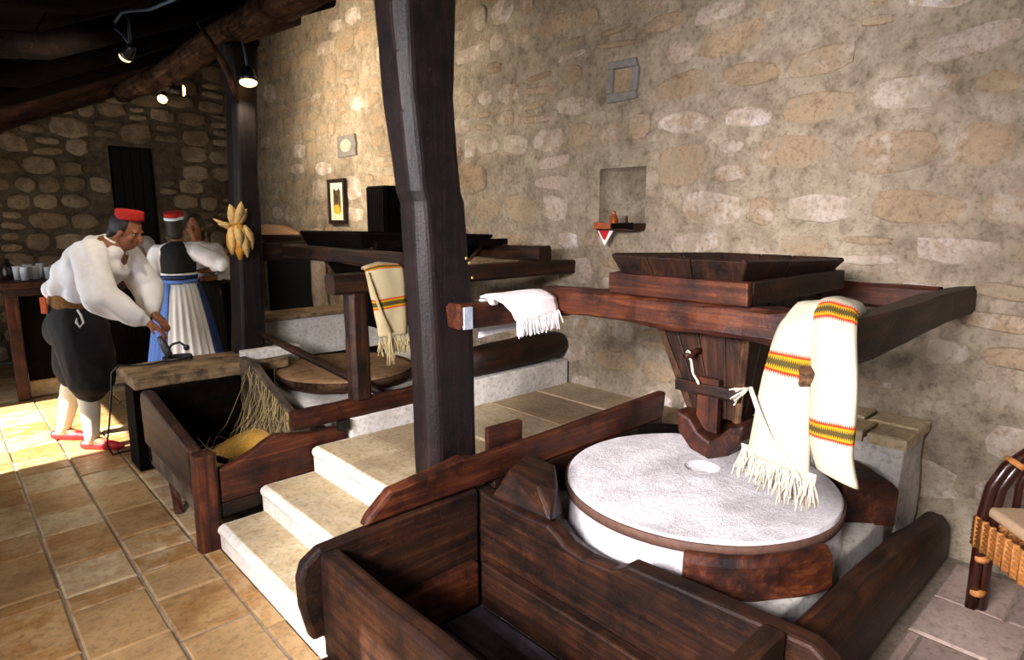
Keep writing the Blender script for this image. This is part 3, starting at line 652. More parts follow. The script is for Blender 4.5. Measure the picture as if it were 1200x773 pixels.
r2 = thing('timber_kerb', 'dark wooden kerb beam under the short upright of the mill', 'plank', (2.0, 3.11, .5))
timber('kerb_beam', (1.30, 3.12, .55), (2.30, 3.12, .55), .06, .10, 'red', r2, jit=.004)
B().box(1.53, 1.60, 3.06, 3.088, .455, .51).build('iron_bracket', M_BLACKMETAL, r2, bevel=.003)
lg2 = thing('wall_log', 'thick dark log with rounded end built in above the platform', 'log', (3.0, 3.14, .5))
B().tube([(2.45, 3.19, .655), (2.7, 3.185, .66), (3.0, 3.18, .67), (3.2, 3.175, .675), (3.34, 3.17, .68), (3.40, 3.165, .685)], [.10, .108, .108, .105, .095, .07], 14, jit=.12, seed=2).build('log_body', wood('dark', 'x'), lg2, smooth=True)
M2 = (2.14, 4.12)
m2 = thing('millstone', 'flat round millstone with brown dusty top in the darker mill', 'millstone', (M2[0], M2[1], .44))
B().lathe([(.0, .545), (.2, .548), (.40, .545), (.475, .54), (.48, .53)], (M2[0], M2[1], 0), 64, jit=.006).build('stone_top', stone_mat('brown_mill_top', [(.25, '#7d5d40'), (.5, '#a37f58'), (.75, '#b9976c')], obj_var=False, scale=2, bump=.5), m2, smooth=True)
B().lathe([(.478, .53), (.487, .53), (.487, .485), (.478, .485)], (M2[0], M2[1], 0), 64, jit=.003, ring=True).build('hoop', wood('old', 'x'), m2, smooth=True)
B().lathe([(.0, .486), (.476, .486), (.44, .45), (.0, .445)], (M2[0], M2[1], 0), 64, jit=.006).build('lower_stone', wood('red', 'x'), m2, smooth=True)
lv = tag(B().tube([Vector((1.72, 4.61, .765)).lerp(Vector((2.0, 3.30, .507)), f) for f in (0, .2, .4, .6, .8, 1)], [.024, .027, .03, .03, .03, .026], 10, jit=.12).build('lever_pole', wood('dark', 'y'), None, smooth=True, loc=(1.88, 3.9, .6)), 'slanting dark wooden lever pole lying across the brown millstone', 'pole')
ax = tag(timber('axle_bar', (2.10, 4.80, .475), (2.95, 4.74, .475), .06, .06, 'black', None, loc=(2.5, 4.77, .44)), 'thin dark wooden bar behind the brown millstone', 'bar')
up = thing('short_upright', 'short reddish wooden upright carrying the end of a cross beam', 'post', (1.70, 3.12, .6))
B().beam((1.70, 3.125, .60), (1.70, 3.125, 1.20), .115, .10, seg=8, jit=.003, up=(0, 1, 0), ch=.2).build('shaft', wood('log', 'z'), up)
f2 = thing('hopper_frame', 'dark timber frame above the brown millstone reaching to the wall', 'timber frame', (2.6, 3.9, 1.2))
timber('cross_beam', (1.54, 3.10, 1.252), (3.42, 3.10, 1.252), .11, .10, 'dark', f2, jit=.006, sway=.01)
timber('cross_beam', (1.79, 4.80, 1.35), (3.42, 4.80, 1.35), .11, .14, 'dark', f2, jit=.006, sway=.01)
timber('front_beam', (2.02, 3.04, 1.355), (2.02, 4.74, 1.355), .10, .10, 'dark', f2, jit=.006)
timber('back_beam', (3.12, 3.06, 1.355), (3.12, 4.74, 1.355), .12, .10, 'dark', f2, jit=.006)
h2 = thing('grain_hopper', 'dark wooden grain hopper above the brown millstone', 'hopper', (2.5, 4.0, .8))
hopper(h2, 2.0, 3.10, 3.58, 4.46, 1.50, .82, 2.30, 2.55, 3.9, 4.15, 1.415, 'black', 4, ix=.10)
B().box(2.02, 3.10, 3.42, 3.46, 1.408, 1.452).build('loose_board', wood('black', 'x'), h2, bevel=.005)
# stone block with plank top behind
bb = thing('masonry_block', 'grey plastered masonry block with a brown plank top behind the mill', 'masonry', (2.6, 5.15, 0))
lumpy(1.86, XW-.02, 5.0, 5.35, 0, .775, 8, .008).build('block_body', M_PLASTER, bb, smooth=True)
B().box(1.85, XW-.02, 4.985, 5.37, .78, .812, .004).build('plank_top', wood('pale', 'x'), bb, bevel=.006)

# ================================================================== CLOTHS
def woven(name, bands, base='#bdb29c', zig=.012, nz=26, warm=1):
    """cloth with bands across UV v: (v, half width)"""
    if name in MATS: return MATS[name]
    t = NT(name); tc = t.n('TexCoord'); sp = t.n('SeparateXYZ'); t.t.links.new(tc.outputs['UV'], sp.inputs[0])
    zz = t.n('Math', operation='PINGPONG'); m1 = t.n('Math', operation='MULTIPLY'); t.t.links.new(sp.outputs[0], m1.inputs[0]); m1.inputs[1].default_value = nz
    t.t.links.new(m1.outputs[0], zz.inputs[0]); zz.inputs[1].default_value = .5
    col = None
    v = t.coords(); f = t.noise(v, 240, 3, .6); base_c = t.mix(t.ramp(f, [(.35, (0, 0, 0)), (.65, (1, 1, 1))]), tuple(x*.88 for x in lin(base)[:3]), tuple(x for x in lin(base)[:3]))
    base_c = t.ramp(f, [(.3, tuple(max(0, x-.06) for x in [int(base[i:i+2], 16)/255 for i in (1, 3, 5)])), (.7, base)])
    col = base_c
    for (vc, hw) in bands:
        d = t.n('Math', operation='SUBTRACT'); t.t.links.new(sp.outputs[1], d.inputs[0]); d.inputs[1].default_value = vc
        a = t.n('Math', operation='ABSOLUTE'); t.t.links.new(d.outputs[0], a.inputs[0])
        zs = t.n('Math', operation='MULTIPLY_ADD'); t.t.links.new(zz.outputs[0], zs.inputs[0]); zs.inputs[1].default_value = zig*2; t.t.links.new(a.outputs[0], zs.inputs[2])
        def layer(col, sock, lim, c):
            l = t.n('Math', operation='LESS_THAN'); t.t.links.new(sock, l.inputs[0]); l.inputs[1].default_value = lim
            return t.mix(l.outputs[0], col, c)
        col = layer(col, zs.outputs[0], hw + zig*.9, '#b8301c')
        col = layer(col, a.outputs[0], hw*.80, '#ad8218')
        col = layer(col, zs.outputs[0], hw*.42 + zig*.5, '#4a4020')
    t.bump(f, .35, .004); MATS[name] = t.out(col, .95, .1); return MATS[name]
def sheet(name, rows, mat, parent, thick=.012, nu=10, nv=28, puff=.02, wr=.006, seed=0, smooth_rows=True):
    """rows: list of (left point, right point, normal) down the cloth; a closed thick sheet with UVs (v from top 0 to bottom 1)"""
    V = []; F = []; UV = []; m = len(rows)
    def interp(t):
        x = t*(m-1); i = min(int(x), m-2); f = x-i
        g = lambda k, c: Vector(rows[max(0, min(m-1, k))][c])
        def cr(c):
            a, b_, c_, d_ = g(i-1, c), g(i, c), g(i+1, c), g(i+2, c)
            return .5*((2*b_) + (c_-a)*f + (2*a-5*b_+4*c_-d_)*f*f + (3*b_-a-3*c_+d_)*f**3)
        return cr(0), cr(1), cr(2).normalized()
    for side in (1, -1):
        for j in range(nv+1):
            l, r, nn = interp(j/nv)
            for i in range(nu+1):
                f = i/nu; p = l.lerp(r, f); e = 1 - (2*f-1)**2
                w_ = wr*noise.noise(Vector((f*3 + seed, j*.35, seed))) + wr*.5*math.sin(f*9 + j*.13 + seed)
                V.append(p + nn*(side*thick/2*(.35 + .65*min(1, e*3)) + puff*e + w_)); UV.append((f, j/nv))
    N = (nu+1)*(nv+1); q = lambda s_, j, i: s_*N + j*(nu+1) + i
    for s_ in (0, 1):
        for j in range(nv):
            for i in range(nu): F.append((q(s_, j, i), q(s_, j, i+1), q(s_, j+1, i+1), q(s_, j+1, i)))
    for j in range(nv):
        F.append((q(0, j, 0), q(1, j, 0), q(1, j+1, 0), q(0, j+1, 0))); F.append((q(0, j, nu), q(0, j+1, nu), q(1, j+1, nu), q(1, j, nu)))
    for i in range(nu):
        F.append((q(0, 0, i), q(0, 0, i+1), q(1, 0, i+1), q(1, 0, i))); F.append((q(0, nv, i), q(1, nv, i), q(1, nv, i+1), q(0, nv, i+1)))
    return mesh(name, V, F, mat, parent, smooth=True, uvs=UV)
# bag slung over the end of the hopper frame
cb = thing('woven_bag', 'cream woven bag with red and yellow bands slung over the frame end', 'bag', (1.92, .75, 1.25))
nF = (-.85, -.5, .1)
flap = sheet('bag_flap', [((2.06, .85, 1.312), (2.06, .73, 1.312), (0, 0, 1)), ((1.985, .855, 1.310), (1.98, .715, 1.312), (-.3, 0, 1)), ((1.94, .875, 1.26), (1.93, .735, 1.262), (-.9, -.2, .5)), ((1.925, .895, 1.17), (1.905, .745, 1.17), nF), ((1.915, .91, 1.06), (1.89, .735, 1.045), nF), ((1.91, .92, .95), (1.88, .725, .93), nF), ((1.90, .928, .845), (1.875, .72, .835), nF)],
      woven('bag_weave_a', [(.52, .042)], zig=.018, nz=22), cb, thick=.03, puff=.022, seed=1)
sheet('bag_flap', [((2.09, .80, 1.322), (2.09, .675, 1.320), (0, 0, 1)), ((1.985, .795, 1.322), (1.98, .655, 1.320), (-.35, 0, 1)), ((1.92, .77, 1.265), (1.91, .635, 1.27), (-.9, -.3, .6)), ((1.89, .745, 1.14), (1.875, .61, 1.15), nF), ((1.88, .735, 1.02), (1.865, .60, 1.03), nF), ((1.875, .725, .94), (1.86, .597, .94), nF), ((1.875, .70, .865), (1.86, .575, .845), nF)],
      woven('bag_weave_b', [(.235, .045), (.73, .045)], zig=.018, nz=22), cb, thick=.035, puff=.02, seed=4)
B().tube([(1.905, .935, 1.06), (1.875, .89, 1.0), (1.858, .84, .93), (1.855, .78, .87), (1.855, .735, .82)], .008, 8).build('tie_cord', M_WOOL, cb, smooth=True)
b = B()
for (y, z0, ln) in ((.935, .86, .09), (.905, .845, .07), (.875, .845, .085), (.845, .842, .10), (.815, .84, .08), (.785, .84, .11), (.755, .835, .09), (.725, .835, .10), (.705, .84, .085)):
    for k in range(16):
        b.strand((1.895 - .15*(.93-y), y + R.uniform(-.012, .012), z0 + .01), (1.89 - .15*(.93-y) + R.uniform(-.035, .02), y + R.uniform(-.03, .03), z0 - ln*R.uniform(.6, 1.1)), .0028, 0, 4, 3, .003)
for k in range(14): b.strand((1.895, .94, 1.06), (1.88 + R.uniform(-.03, .02), .965 + R.uniform(-.02, .02), 1.03 + R.uniform(-.03, .03)), .0026, 0, 4, 3, .003)
b.build('fringe', M_WOOL, flap, smooth=True, stuff=True)
bag_peg = B().beam((1.96, .78, 1.17), (1.872, .745, 1.125), .05, .06, seg=2).build('wooden_toggle', wood('old', 'x'), cb, bevel=.006)
# fringed cloth over the beam beside the big post
fc = thing('fringed_cloth', 'white fringed woven cloth folded over the beam beside the post', 'cloth', (1.85, 1.94, 1.27))
nY = (0, -1, .05)
sheet('cloth_front', [((1.66, 2.0, 1.272), (1.985, 2.0, 1.272), (0, .2, 1)), ((1.62, 1.945, 1.284), (1.985, 1.945, 1.284), (0, 0, 1)), ((1.66, 1.885, 1.268), (1.985, 1.885, 1.268), (0, -.7, .7)), ((1.71, 1.872, 1.225), (1.987, 1.872, 1.232), nY), ((1.735, 1.868, 1.185), (1.99, 1.868, 1.195), nY)], plain('pink_white_wool', '#efe4e0', .95, 130, .06, .4), fc, thick=.012, puff=.006, wr=.004)
sheet('cloth_back', [((1.655, 2.0, 1.268), (1.98, 2.0, 1.268), (0, 1, .2)), ((1.655, 2.008, 1.19), (1.97, 2.008, 1.20), (0, 1, 0)), ((1.655, 2.012, 1.105), (1.95, 2.012, 1.12), (0, 1, 0))], woven('under_weave', [(.55, .11)], base='#e9e6e6', zig=.02, nz=40), fc, thick=.01, puff=.004)
b = B()
for k in range(140):
    x = 1.735 + .250*k/139; zb = 1.185 + .01*(k/139)
    b.strand((x, 1.862, zb + .012), (x + R.uniform(-.012, .012), 1.858 + R.uniform(-.015, .006), zb - .05 - .012*math.sin(k*.35) - R.uniform(0, .012)), .0032, 0, 4, 3, .003)
b.build('fringe', MATS['pink_white_wool'], fc, smooth=True, stuff=True)
B().tube([(1.66, 1.90, 1.262), (1.625, 1.885, 1.272), (1.60, 1.875, 1.285)], [.008, .014, .010], 8, jit=.3).build('knot', MATS['pink_white_wool'], fc, smooth=True)
# bag on the second mill
c2 = thing('woven_bag', 'olive beige striped bag hanging from the beam over the short upright', 'bag', (1.83, 3.05, 1.3))
sheet('bag_body', [((1.76, 3.16, 1.32), (1.955, 3.16, 1.32), (0, .2, 1)), ((1.73, 3.09, 1.335), (1.955, 3.09, 1.335), (0, 0, 1)), ((1.715, 3.03, 1.31), (1.955, 3.03, 1.315), (0, -.8, .5)), ((1.735, 3.02, 1.18), (1.955, 3.02, 1.19), nY), ((1.755, 3.015, 1.06), (1.955, 3.015, 1.07), nY), ((1.77, 3.015, .955), (1.955, 3.015, .95), nY)],
      woven('olive_weave', [(.36, .03), (.68, .045)], base='#b9aa86', zig=.006, nz=60), c2, thick=.02, puff=.012, seed=3)
b = B()
for k in range(7):
    x = 1.775 + .029*k
    for q in range(14): b.strand((x, 3.01, .955), (x + R.uniform(-.022, .022), 3.0 + R.uniform(-.02, .01), .955 - R.uniform(.06, .11)), .003, 0, 4, 3, .004)
for q in range(24): b.strand((1.83, 2.995, .99), (1.82 + R.uniform(-.025, .025), 2.985 + R.uniform(-.02, .01), .82 + R.uniform(-.03, .03)), .003, 0, 4, 4, .006)
M_TAS = plain('beige_tassel', '#a8976c', .95, 90, .15, .3)
b.build('tassels', M_TAS, c2, smooth=True, stuff=True)
B().tube([(1.715, 3.01, 1.31), (1.74, 2.99, 1.2), (1.78, 2.985, 1.08), (1.83, 2.985, .98)], .009, 8).build('tie_cord', M_TAS, c2, smooth=True)

# ================================================================== ON THE WALLS
sh = thing('niche_shelf', 'little copper-coloured tray shelf under the wall niche', 'shelf', (3.36, 2.62, 1.52))
B().prism([(2.46, .0), (2.46, .12), (2.50, .15), (2.74, .15), (2.775, .12), (2.775, .0)], (3.43, 0, 1.518), UY, (-1, 0, 0), (0, 0, .012)).build('tray_base', wood('red', 'y'), sh, bevel=.003)
M_COP = plain('copper', '#a8552a', .35, 25, .3, .1, Metallic=.6)
B().prism([(2.635, 0), (2.775, 0), (2.777, .045), (2.635, .040)], (3.285, 0, 1.525), UY, UZ, (.008, 0, 0)).build('front_rim', M_COP, sh, bevel=.003)
B().prism([(2.455, 0), (2.628, 0), (2.628, .040), (2.453, .045)], (3.285, 0, 1.525), UY, UZ, (.008, 0, 0)).build('front_rim', wood('black', 'y'), sh, bevel=.003)
B().box(3.293, 3.42, 2.77, 2.778, 1.53, 1.565).build('side_rim', M_COP, sh); B().box(3.293, 3.42, 2.453, 2.461, 1.53, 1.565).build('side_rim', wood('red', 'x'), sh)
tag(B().lathe([(.0, 0), (.033, 0), (.031, .02), (.028, .06), (.016, .085), (.01, .10), (.012, .108), (.0, .115)], (3.35, 2.655, 1.531), 16).build('bell_figurine', M_COP, None, smooth=True, loc=(3.35, 2.655, 1.531)), 'small brown bell-shaped figurine on the niche shelf', 'figurine')
tag(B().lathe([(.0, 0), (.012, 0), (.012, .035), (.007, .05), (.009, .075), (.0, .085)], (3.36, 2.56, 1.531), 12).build('candle_stub', wood('red', 'z'), None, smooth=True, loc=(3.36, 2.56, 1.531)), 'thin dark red candle stub on the niche shelf', 'candle')
pn = thing('pennant_cloth', 'small red and white triangular cloth hanging below the niche shelf', 'cloth', (3.33, 2.68, 1.46))
B().prism([(2.62, 1.517), (2.75, 1.517), (2.71, 1.45), (2.69, 1.415), (2.66, 1.46)], (3.30, 0, 0), UY, UZ, (.004, 0, 0)).build('white_border', M_WHITECLOTH, pn)
B().prism([(2.65, 1.517), (2.74, 1.517), (2.70, 1.462), (2.685, 1.455)], (3.296, 0, 0), UY, UZ, (.004, 0, 0)).build('red_field', plain('red_cloth', '#b8131c', .9, 60, .15, .2), pn)
def vent(y0, y1, z0, z1, label, name, hole, rnd=False):
    o = thing(name, label, 'wall opening', (XW, (y0+y1)/2, z0)); w_ = (y1-y0)*.22; x = XW-.022
    mt = plain('grey_mortar', '#6f6a66', .95, 30, .25, .4) if not hole else M_STONE
    for pts in ([(y0, z0), (y1, z0-.005), (y1-.01, z0+w_), (y0+.01, z0+w_*.9)], [(y0, z1-w_), (y1-.01, z1-w_*.8), (y1, z1), (y0+.02, z1)], [(y0, z0+w_*.9), (y0+w_, z0+w_*.9), (y0+w_*.9, z1-w_), (y0-.008, z1-w_)], [(y1-w_, z0+w_), (y1+.004, z0+w_), (y1-.004, z1-w_*.8), (y1-w_*1.1, z1-w_*.8)]):
        B().prism(pts, (x, 0, 0), UY, UZ, (.03, 0, 0)).build('surround', mt, o, bevel=.008)
    if rnd: B().prism([((y0+y1)/2 + (y1-y0)*.30*math.cos(t), (z0+z1)/2 + (z1-z0)*.30*math.sin(t)) for t in [2*PI*i/18 for i in range(18)]], (XW-.03, 0, 0), UY, UZ, (.03, 0, 0)).build('round_centre', M_STONE, o, bevel=.004)
    B().prism([(y0+w_*.9, z0+w_*.9), (y1-w_, z0+w_), (y1-w_, z1-w_*.9), (y0+w_*.9, z1-w_)], (XW-.008, 0, 0), UY, UZ, (.02, 0, 0)).build('infill', M_DARK if hole else M_STONE, o)
vent(2.55, 2.80, 2.345, 2.595, 'blocked square opening outlined in grey mortar above the niche', 'blocked_opening', False)
vent(6.13, 6.53, 2.245, 2.465, 'grey square wall patch with a pale round centre above the framed picture', 'stone_vent', False, True)
pc = thing('framed_picture', 'narrow framed picture with yellow motif on the lit stone wall', 'picture', (3.40, 6.55, 1.53))
B().box(3.395, 3.405, 6.40, 6.71, 1.57, 1.98).build('print', plain('cream_paper', '#e9dfc2', .6, 40, .05, .05), pc)
for (a, b_, c, d) in ((6.36, 6.75, 1.535, 1.575), (6.36, 6.75, 1.98, 2.02), (6.36, 6.40, 1.575, 1.98), (6.71, 6.75, 1.575, 1.98)):
    B().box(3.375, 3.408, a, b_, c, d).build('frame_bar', wood('dark', 'z'), pc, bevel=.004)
B().box(3.390, 3.394, 6.475, 6.635, 1.66, 1.90).build('print_motif', plain('print_brown', '#6a4a22', .6, 30, .5, .05), pc)
B().prism([(6.50, 1.64), (6.60, 1.64), (6.63, 1.69), (6.60, 1.74), (6.52, 1.74), (6.48, 1.69)], (3.386, 0, 0), UY, UZ, (.003, 0, 0)).build('print_motif', plain('print_yellow', '#d8a818', .6, 40, .2, .05), pc)
B().prism([(6.53, 1.76), (6.58, 1.76), (6.62, 1.92), (6.60, 1.92), (6.555, 1.82), (6.51, 1.92), (6.49, 1.92)], (3.386, 0, 0), UY, UZ, (.003, 0, 0)).build('print_motif', plain('print_dark', '#2a1a10', .6, 40, .2, .05), pc)
ct = thing('slatted_cabinet', 'dark ribbed cabinet standing against the bright wall behind the post', 'cabinet', (3.3, 5.6, .82))
B().box(3.06, 3.40, 5.02, 5.32, .815, 1.885).build('body', wood('black', 'z'), ct, bevel=.004)
for k in range(9): B().box(3.045, 3.06, 5.025+k*.033, 5.045+k*.033, .83, 1.87).build('slat', wood('black', 'z'), ct)
for k in range(10): B().box(3.07+k*.033, 3.09+k*.033, 5.005, 5.02, .83, 1.87).build('slat', wood('black', 'z'), ct)
jb = tag(lumpy(3.30, 3.39, 6.88, 7.10, 0, 1.30, 6, .02).build('hearth_jamb', M_STONE, None, smooth=True, loc=(3.3, 6.9, 0)), 'rough pale stone jamb beside the dark hearth opening', 'pillar')
mt_ = thing('hearth_mantel', 'peach coloured arched board above the dark hearth opening', 'mantel', (3.33, 7.9, 1.33))
B().prism([(7.40, 1.395), (8.70, 1.375), (8.70, 1.50), (8.3, 1.515), (7.95, 1.51), (7.7, 1.49), (7.5, 1.45), (7.40, 1.42)], (3.26, 0, 0), UY, UZ, (.06, 0, 0)).build('arched_board', plain('peach_plaster', '#cf9a6c', .8, 25, .15, .2), mt_, bevel=.01)
B().box(3.24, 3.40, 7.16, 8.80, 1.305, 1.372, .003).build('lintel', wood('dark', 'y'), mt_, bevel=.008)
B().box(3.46, 3.50, 7.13, 8.83, .01, 1.295).build('dark_back', M_DARK, mt_)  # black sheets just behind the opening stand in for the hearth's dark interior
B().box(3.435, 3.459, 7.125, 7.15, .01, 1.295).build('dark_side', M_DARK, mt_)

# ================================================================== BAR
br = thing('bar_counter', 'long dark wooden bar counter in front of the dim stone wall', 'bar counter', (1.7, 7.15, 0))
B().box(.40, 2.52, 6.84, 7.46, 1.0, 1.055, .004).build('bar_top', wood('red', 'x'), br, bevel=.012)
B().box(.43, 2.50, 6.87, 7.42, .93, 1.0).build('frieze_board', wood('dark', 'x'), br, bevel=.006)
for k in range(9): B().box(.53+k*.211, .53+k*.211+.207, 6.96, 6.99, .16, .93).build('front_board', wood('black', 'z'), br, bevel=.005)
for x in (.43, 2.42): B().box(x, x+.09, 6.90, 6.98, 0, .93).build('leg', wood('red', 'z'), br, bevel=.006)
B().box(.53, 2.41, 6.995, 7.40, 0, .155).build('plinth', M_SLAB, br, bevel=.01)
t = NT('clear_glass'); t.b.inputs['Transmission Weight'].default_value = .55; t.b.inputs['IOR'].default_value = 1.45; M_GLASS = t.out('#f4f8fa', .03)
g0 = B().lathe([(.0, 0), (.030, 0), (.034, .10), (.037, .12), (.034, .12), (.030, .012), (.0, .012)], (0, 0, 0), 16).build('drinking_glass', M_GLASS, None, smooth=True)
for k, (x, y, s_) in enumerate([(.60, 7.0, 1), (.68, 7.05, 1), (.77, 7.0, .9), (.64, 7.16, 1.1), (.74, 7.2, 1.1), (.83, 7.12, 1), (.88, 7.02, .9), (.56, 7.12, 1), (1.93, 7.0, 1), (2.02, 7.05, 1.1), (1.40, 7.1, .9)]):
    o = g0 if k == 0 else g0.copy()
    if k: COL.objects.link(o)
    o.location = (x, y, 1.057); o.scale = (s_, s_, s_)
    tag(o, 'clear drinking glass in the cluster on the free end of the bar' if x < 1 else 'clear drinking glass on the bar beside the woman in blue', 'glass', 'glasses on the bar')
bt = B().lathe([(.0, 0), (.05, 0), (.055, .06), (.05, .12), (.02, .15), (.018, .18), (.0, .185)], (.50, 7.2, 1.057), 16).build('squat_bottle', plain('dark_bottle', '#1a0f0a', .3), None, smooth=True, loc=(.50, 7.2, 1.057))
tag(bt, 'squat dark bottle at the end of the bar beside the glasses', 'bottle')

# ================================================================== LAMPS
E_LAMP = emit('lamp_glow', '#ffc070', 9)
def spot(name, label, loc, aim, energy, rad=.05, cord=None, size=1.2, ln=.10, blend=.6, hang=None):
    o = thing(name, label, 'lamp', loc, group='roof spotlights'); L = Vector(loc); d = (Vector(aim)-L).normalized()
    hs = B().tube([L - d*ln, L - d*ln*.8, L - d*ln*.3, L], [rad*.45, rad*.7, rad*.9, rad], 16, cap=True).build('lamp_housing', M_BLACKMETAL, o, smooth=True)
    B().tube([L + d*.001, L + d*.012, L + d*.022], [rad*.90, rad*.86, rad*.6], 16).build('lamp_face', E_LAMP, hs, smooth=True)
    if hang: B().tube([L - d*ln*.75, (L - d*ln*.75).lerp(Vector(hang), .5), Vector(hang)], .008, 6).build('bracket', M_BLACKMETAL, o, smooth=True)
    if cord: B().tube(cord, .007, 6).build('lamp_cord', plain('blue_sheen_cable', '#3c4c5c', .4), o, smooth=True)  # bluish sheen of a black cable put into its colour
    if energy:
        l = lamp('bulb', 'SPOT', L + d*.05, aim, energy, (1, .86, .64), spot_size=size, spot_blend=blend, shadow_soft_size=.03)
    return o
spot('pendant_lamp', 'black hooded lamp on a cord hanging beside the corn-hung post', (1.72, 4.50, 2.50), (1.66, 4.34, 1.7), 16, .062, [(1.72, 4.50, 2.59), (1.715, 4.51, 2.68), (1.705, 4.53, 2.80), (1.70, 4.56, 2.90)], size=2.4)
spot('spotlight', 'tilted black spotlight clamped under the long roof log', (1.70, 6.47, 2.645), (1.35, 5.9, 2.08), 0, .045, hang=(1.70, 6.52, 2.82))
spot('spotlight', 'square black floodlight aimed at the bright stone wall', (1.78, 6.15, 2.68), (3.43, 5.75, 2.62), 380, .05, size=2.75, blend=1.0, hang=(1.70, 6.18, 2.82))
spot('spotlight', 'small spotlight under the roof boards with looped blue-sheened black cable', (.90, 4.03, 2.45), (.1, 6.2, .8), 48, .036, size=2.4, ln=.08, hang=(.92, 4.0, 2.775),
     cord=[(.915, 3.99, 2.50), (.905, 4.06, 2.56), (.90, 4.19, 2.615), (.90, 4.20, 2.655), (.90, 4.05, 2.665), (.90, 3.88, 2.640), (.90, 3.66, 2.595), (.905, 3.50, 2.565), (.91, 3.16, 2.528), (.94, 2.75, 2.56), (.97, 2.42, 2.625)])

# ================================================================== CORN BUNCH
cn = thing('corn_bunch', 'bunch of dried corn cobs with pale husks tied on the slender post', 'corn', (1.58, 4.56, 1.35))
M_COB = plain('corn_cob', '#c98a2a', .7, 120, .35, .5); M_HUSK = plain('corn_husk', '#d2b070', .8, 40, .25, .3)
for (dx, dy, z0, z1) in ((-.035, -.02, 1.54, 1.35), (.0, -.05, 1.53, 1.315), (.045, -.02, 1.53, 1.35), (.01, -.03, 1.56, 1.40)):
    B().tube([(1.58+dx*.6, 4.55+dy, z0), (1.58+dx, 4.545+dy, (z0*2+z1)/3), (1.58+dx*1.1, 4.545+dy, (z0+2*z1)/3), (1.58+dx*1.1, 4.55+dy, z1)], [.026, .038, .034, .010], 10, jit=.1).build('cob', M_COB, cn, smooth=True)
def husk(p, q, wd, bend, parent):
    p, q = Vector(p), Vector(q); d = (q-p); s_ = d.cross(Vector((.3, -1, 0))).normalized(); V = []; F = []
    for i in range(6):
        f = i/5; c = p.lerp(q, f) + Vector((0, -1, .2))*bend*math.sin(PI*f); ww = wd*math.sin(PI*min(1, f*.85 + .12))
        V += [c - s_*ww, c + Vector((0, -.008, 0)), c + s_*ww, c + Vector((0, .004, 0))]
    for i in range(5):
        for k in range(4): F.append((i*4+k, i*4+(k+1) % 4, i*4+4+(k+1) % 4, i*4+4+k))
    F += [(0, 1, 2, 3), (20, 21, 22, 23)]
    mesh('husk_leaf', V, F, M_HUSK, parent, smooth=True)
for (a, b_, w_, bd) in (((1.57, 4.54, 1.54), (1.545, 4.52, 1.69), .045, .02), ((1.585, 4.54, 1.54), (1.615, 4.50, 1.71), .04, .03), ((1.59, 4.54, 1.54), (1.655, 4.52, 1.66), .03, .02), ((1.56, 4.54, 1.53), (1.45, 4.50, 1.56), .022, .02), ((1.57, 4.54, 1.50), (1.42, 4.50, 1.595), .018, .02),
                        ((1.54, 4.52, 1.54), (1.525, 4.48, 1.36), .04, .03), ((1.60, 4.51, 1.55), (1.615, 4.46, 1.33), .045, .03), ((1.63, 4.52, 1.55), (1.665, 4.49, 1.38), .035, .03), ((1.57, 4.50, 1.55), (1.565, 4.44, 1.40), .04, .03)):
    husk(a, b_, w_, bd, cn)

# ================================================================== RATTAN CHAIR
ch = thing('rattan_chair', 'dark rattan armchair with wicker band against the stone wall', 'chair', (3.1, .1, 0))
c0 = Vector((3.04, .455, 0)); d1 = Vector((.66, -.75, 0)); d2 = Vector((-.75, -.66, 0))
M_CANE = plain('dark_cane', '#2e120b', .25, 25, .35, .1); M_WICK = plain('wicker', '#b5763a', .6, 60, .3, .4)
Q = lambda a, b_, z: c0 + d1*a + d2*b_ + Vector((0, 0, z))
for b_ in (0, .50):
    for off in (-.018, .018):
        B().tube([Q(off, b_, 0), Q(off, b_, .25), Q(off, b_, .42), Q(off+.015, b_, .53), Q(off+.06, b_, .62), Q(.14+off, b_, .69), Q(.28+off, b_, .76), Q(.42, b_, .82), Q(.48, b_, .86)], .022, 10).build('leg', M_CANE, ch, smooth=True)
    B().tube([Q(.48, b_, 0), Q(.48, b_, .4), Q(.50, b_, .86), Q(.52, b_, 1.0)], .022, 10).build('leg', M_CANE, ch, smooth=True)
    B().tube([Q(.10, b_, .42), Q(.10, b_, .54), Q(.13, b_, .64), Q(.17, b_, .70)], .014, 8).build('arm_brace', M_CANE, ch, smooth=True)
    B().tube([Q(0, b_, .21), Q(.25, b_, .235), Q(.48, b_, .21)], .016, 8).build('stretcher', M_CANE, ch, smooth=True)
    for z in (.07, .22, .63):
        q = .065 if z > .6 else 0
        B().tube([Q(q, b_, z), Q(q+.012 if z > .6 else 0, b_, z+.018)], [.047, .047], 12, flat=.62 if z < .6 else .62).build('cane_binding', M_WICK, ch, smooth=True)
for (a0, b0, a1, b1) in ((-.02, -.025, .50, -.025), (-.02, .525, .50, .525), (-.035, -.02, -.035, .52), (.51, -.02, .51, .52)):
    p, q = Q(a0, b0, .285), Q(a1, b1, .285); sd = (q-p).normalized().cross(Vector((0, 0, 1)))
    for k in range(7):
        B().tube([p + Vector((0, 0, .018*k)), p.lerp(q, .5) + Vector((0, 0, .018*k)), q + Vector((0, 0, .018*k))], .0105, 6).build('wicker_strand', M_WICK, ch, smooth=True)
    for k in range(12):
        c = p.lerp(q, (k+.5)/12); B().tube([c + Vector((0, 0, -.01)), c + Vector((0, 0, .12))], .0125, 6).build('wicker_stake', M_WICK, ch, smooth=True)
V = [Q(a, b_, z) for a in (-.01, .48) for b_ in (0, .50) for z in (.41, .455)]
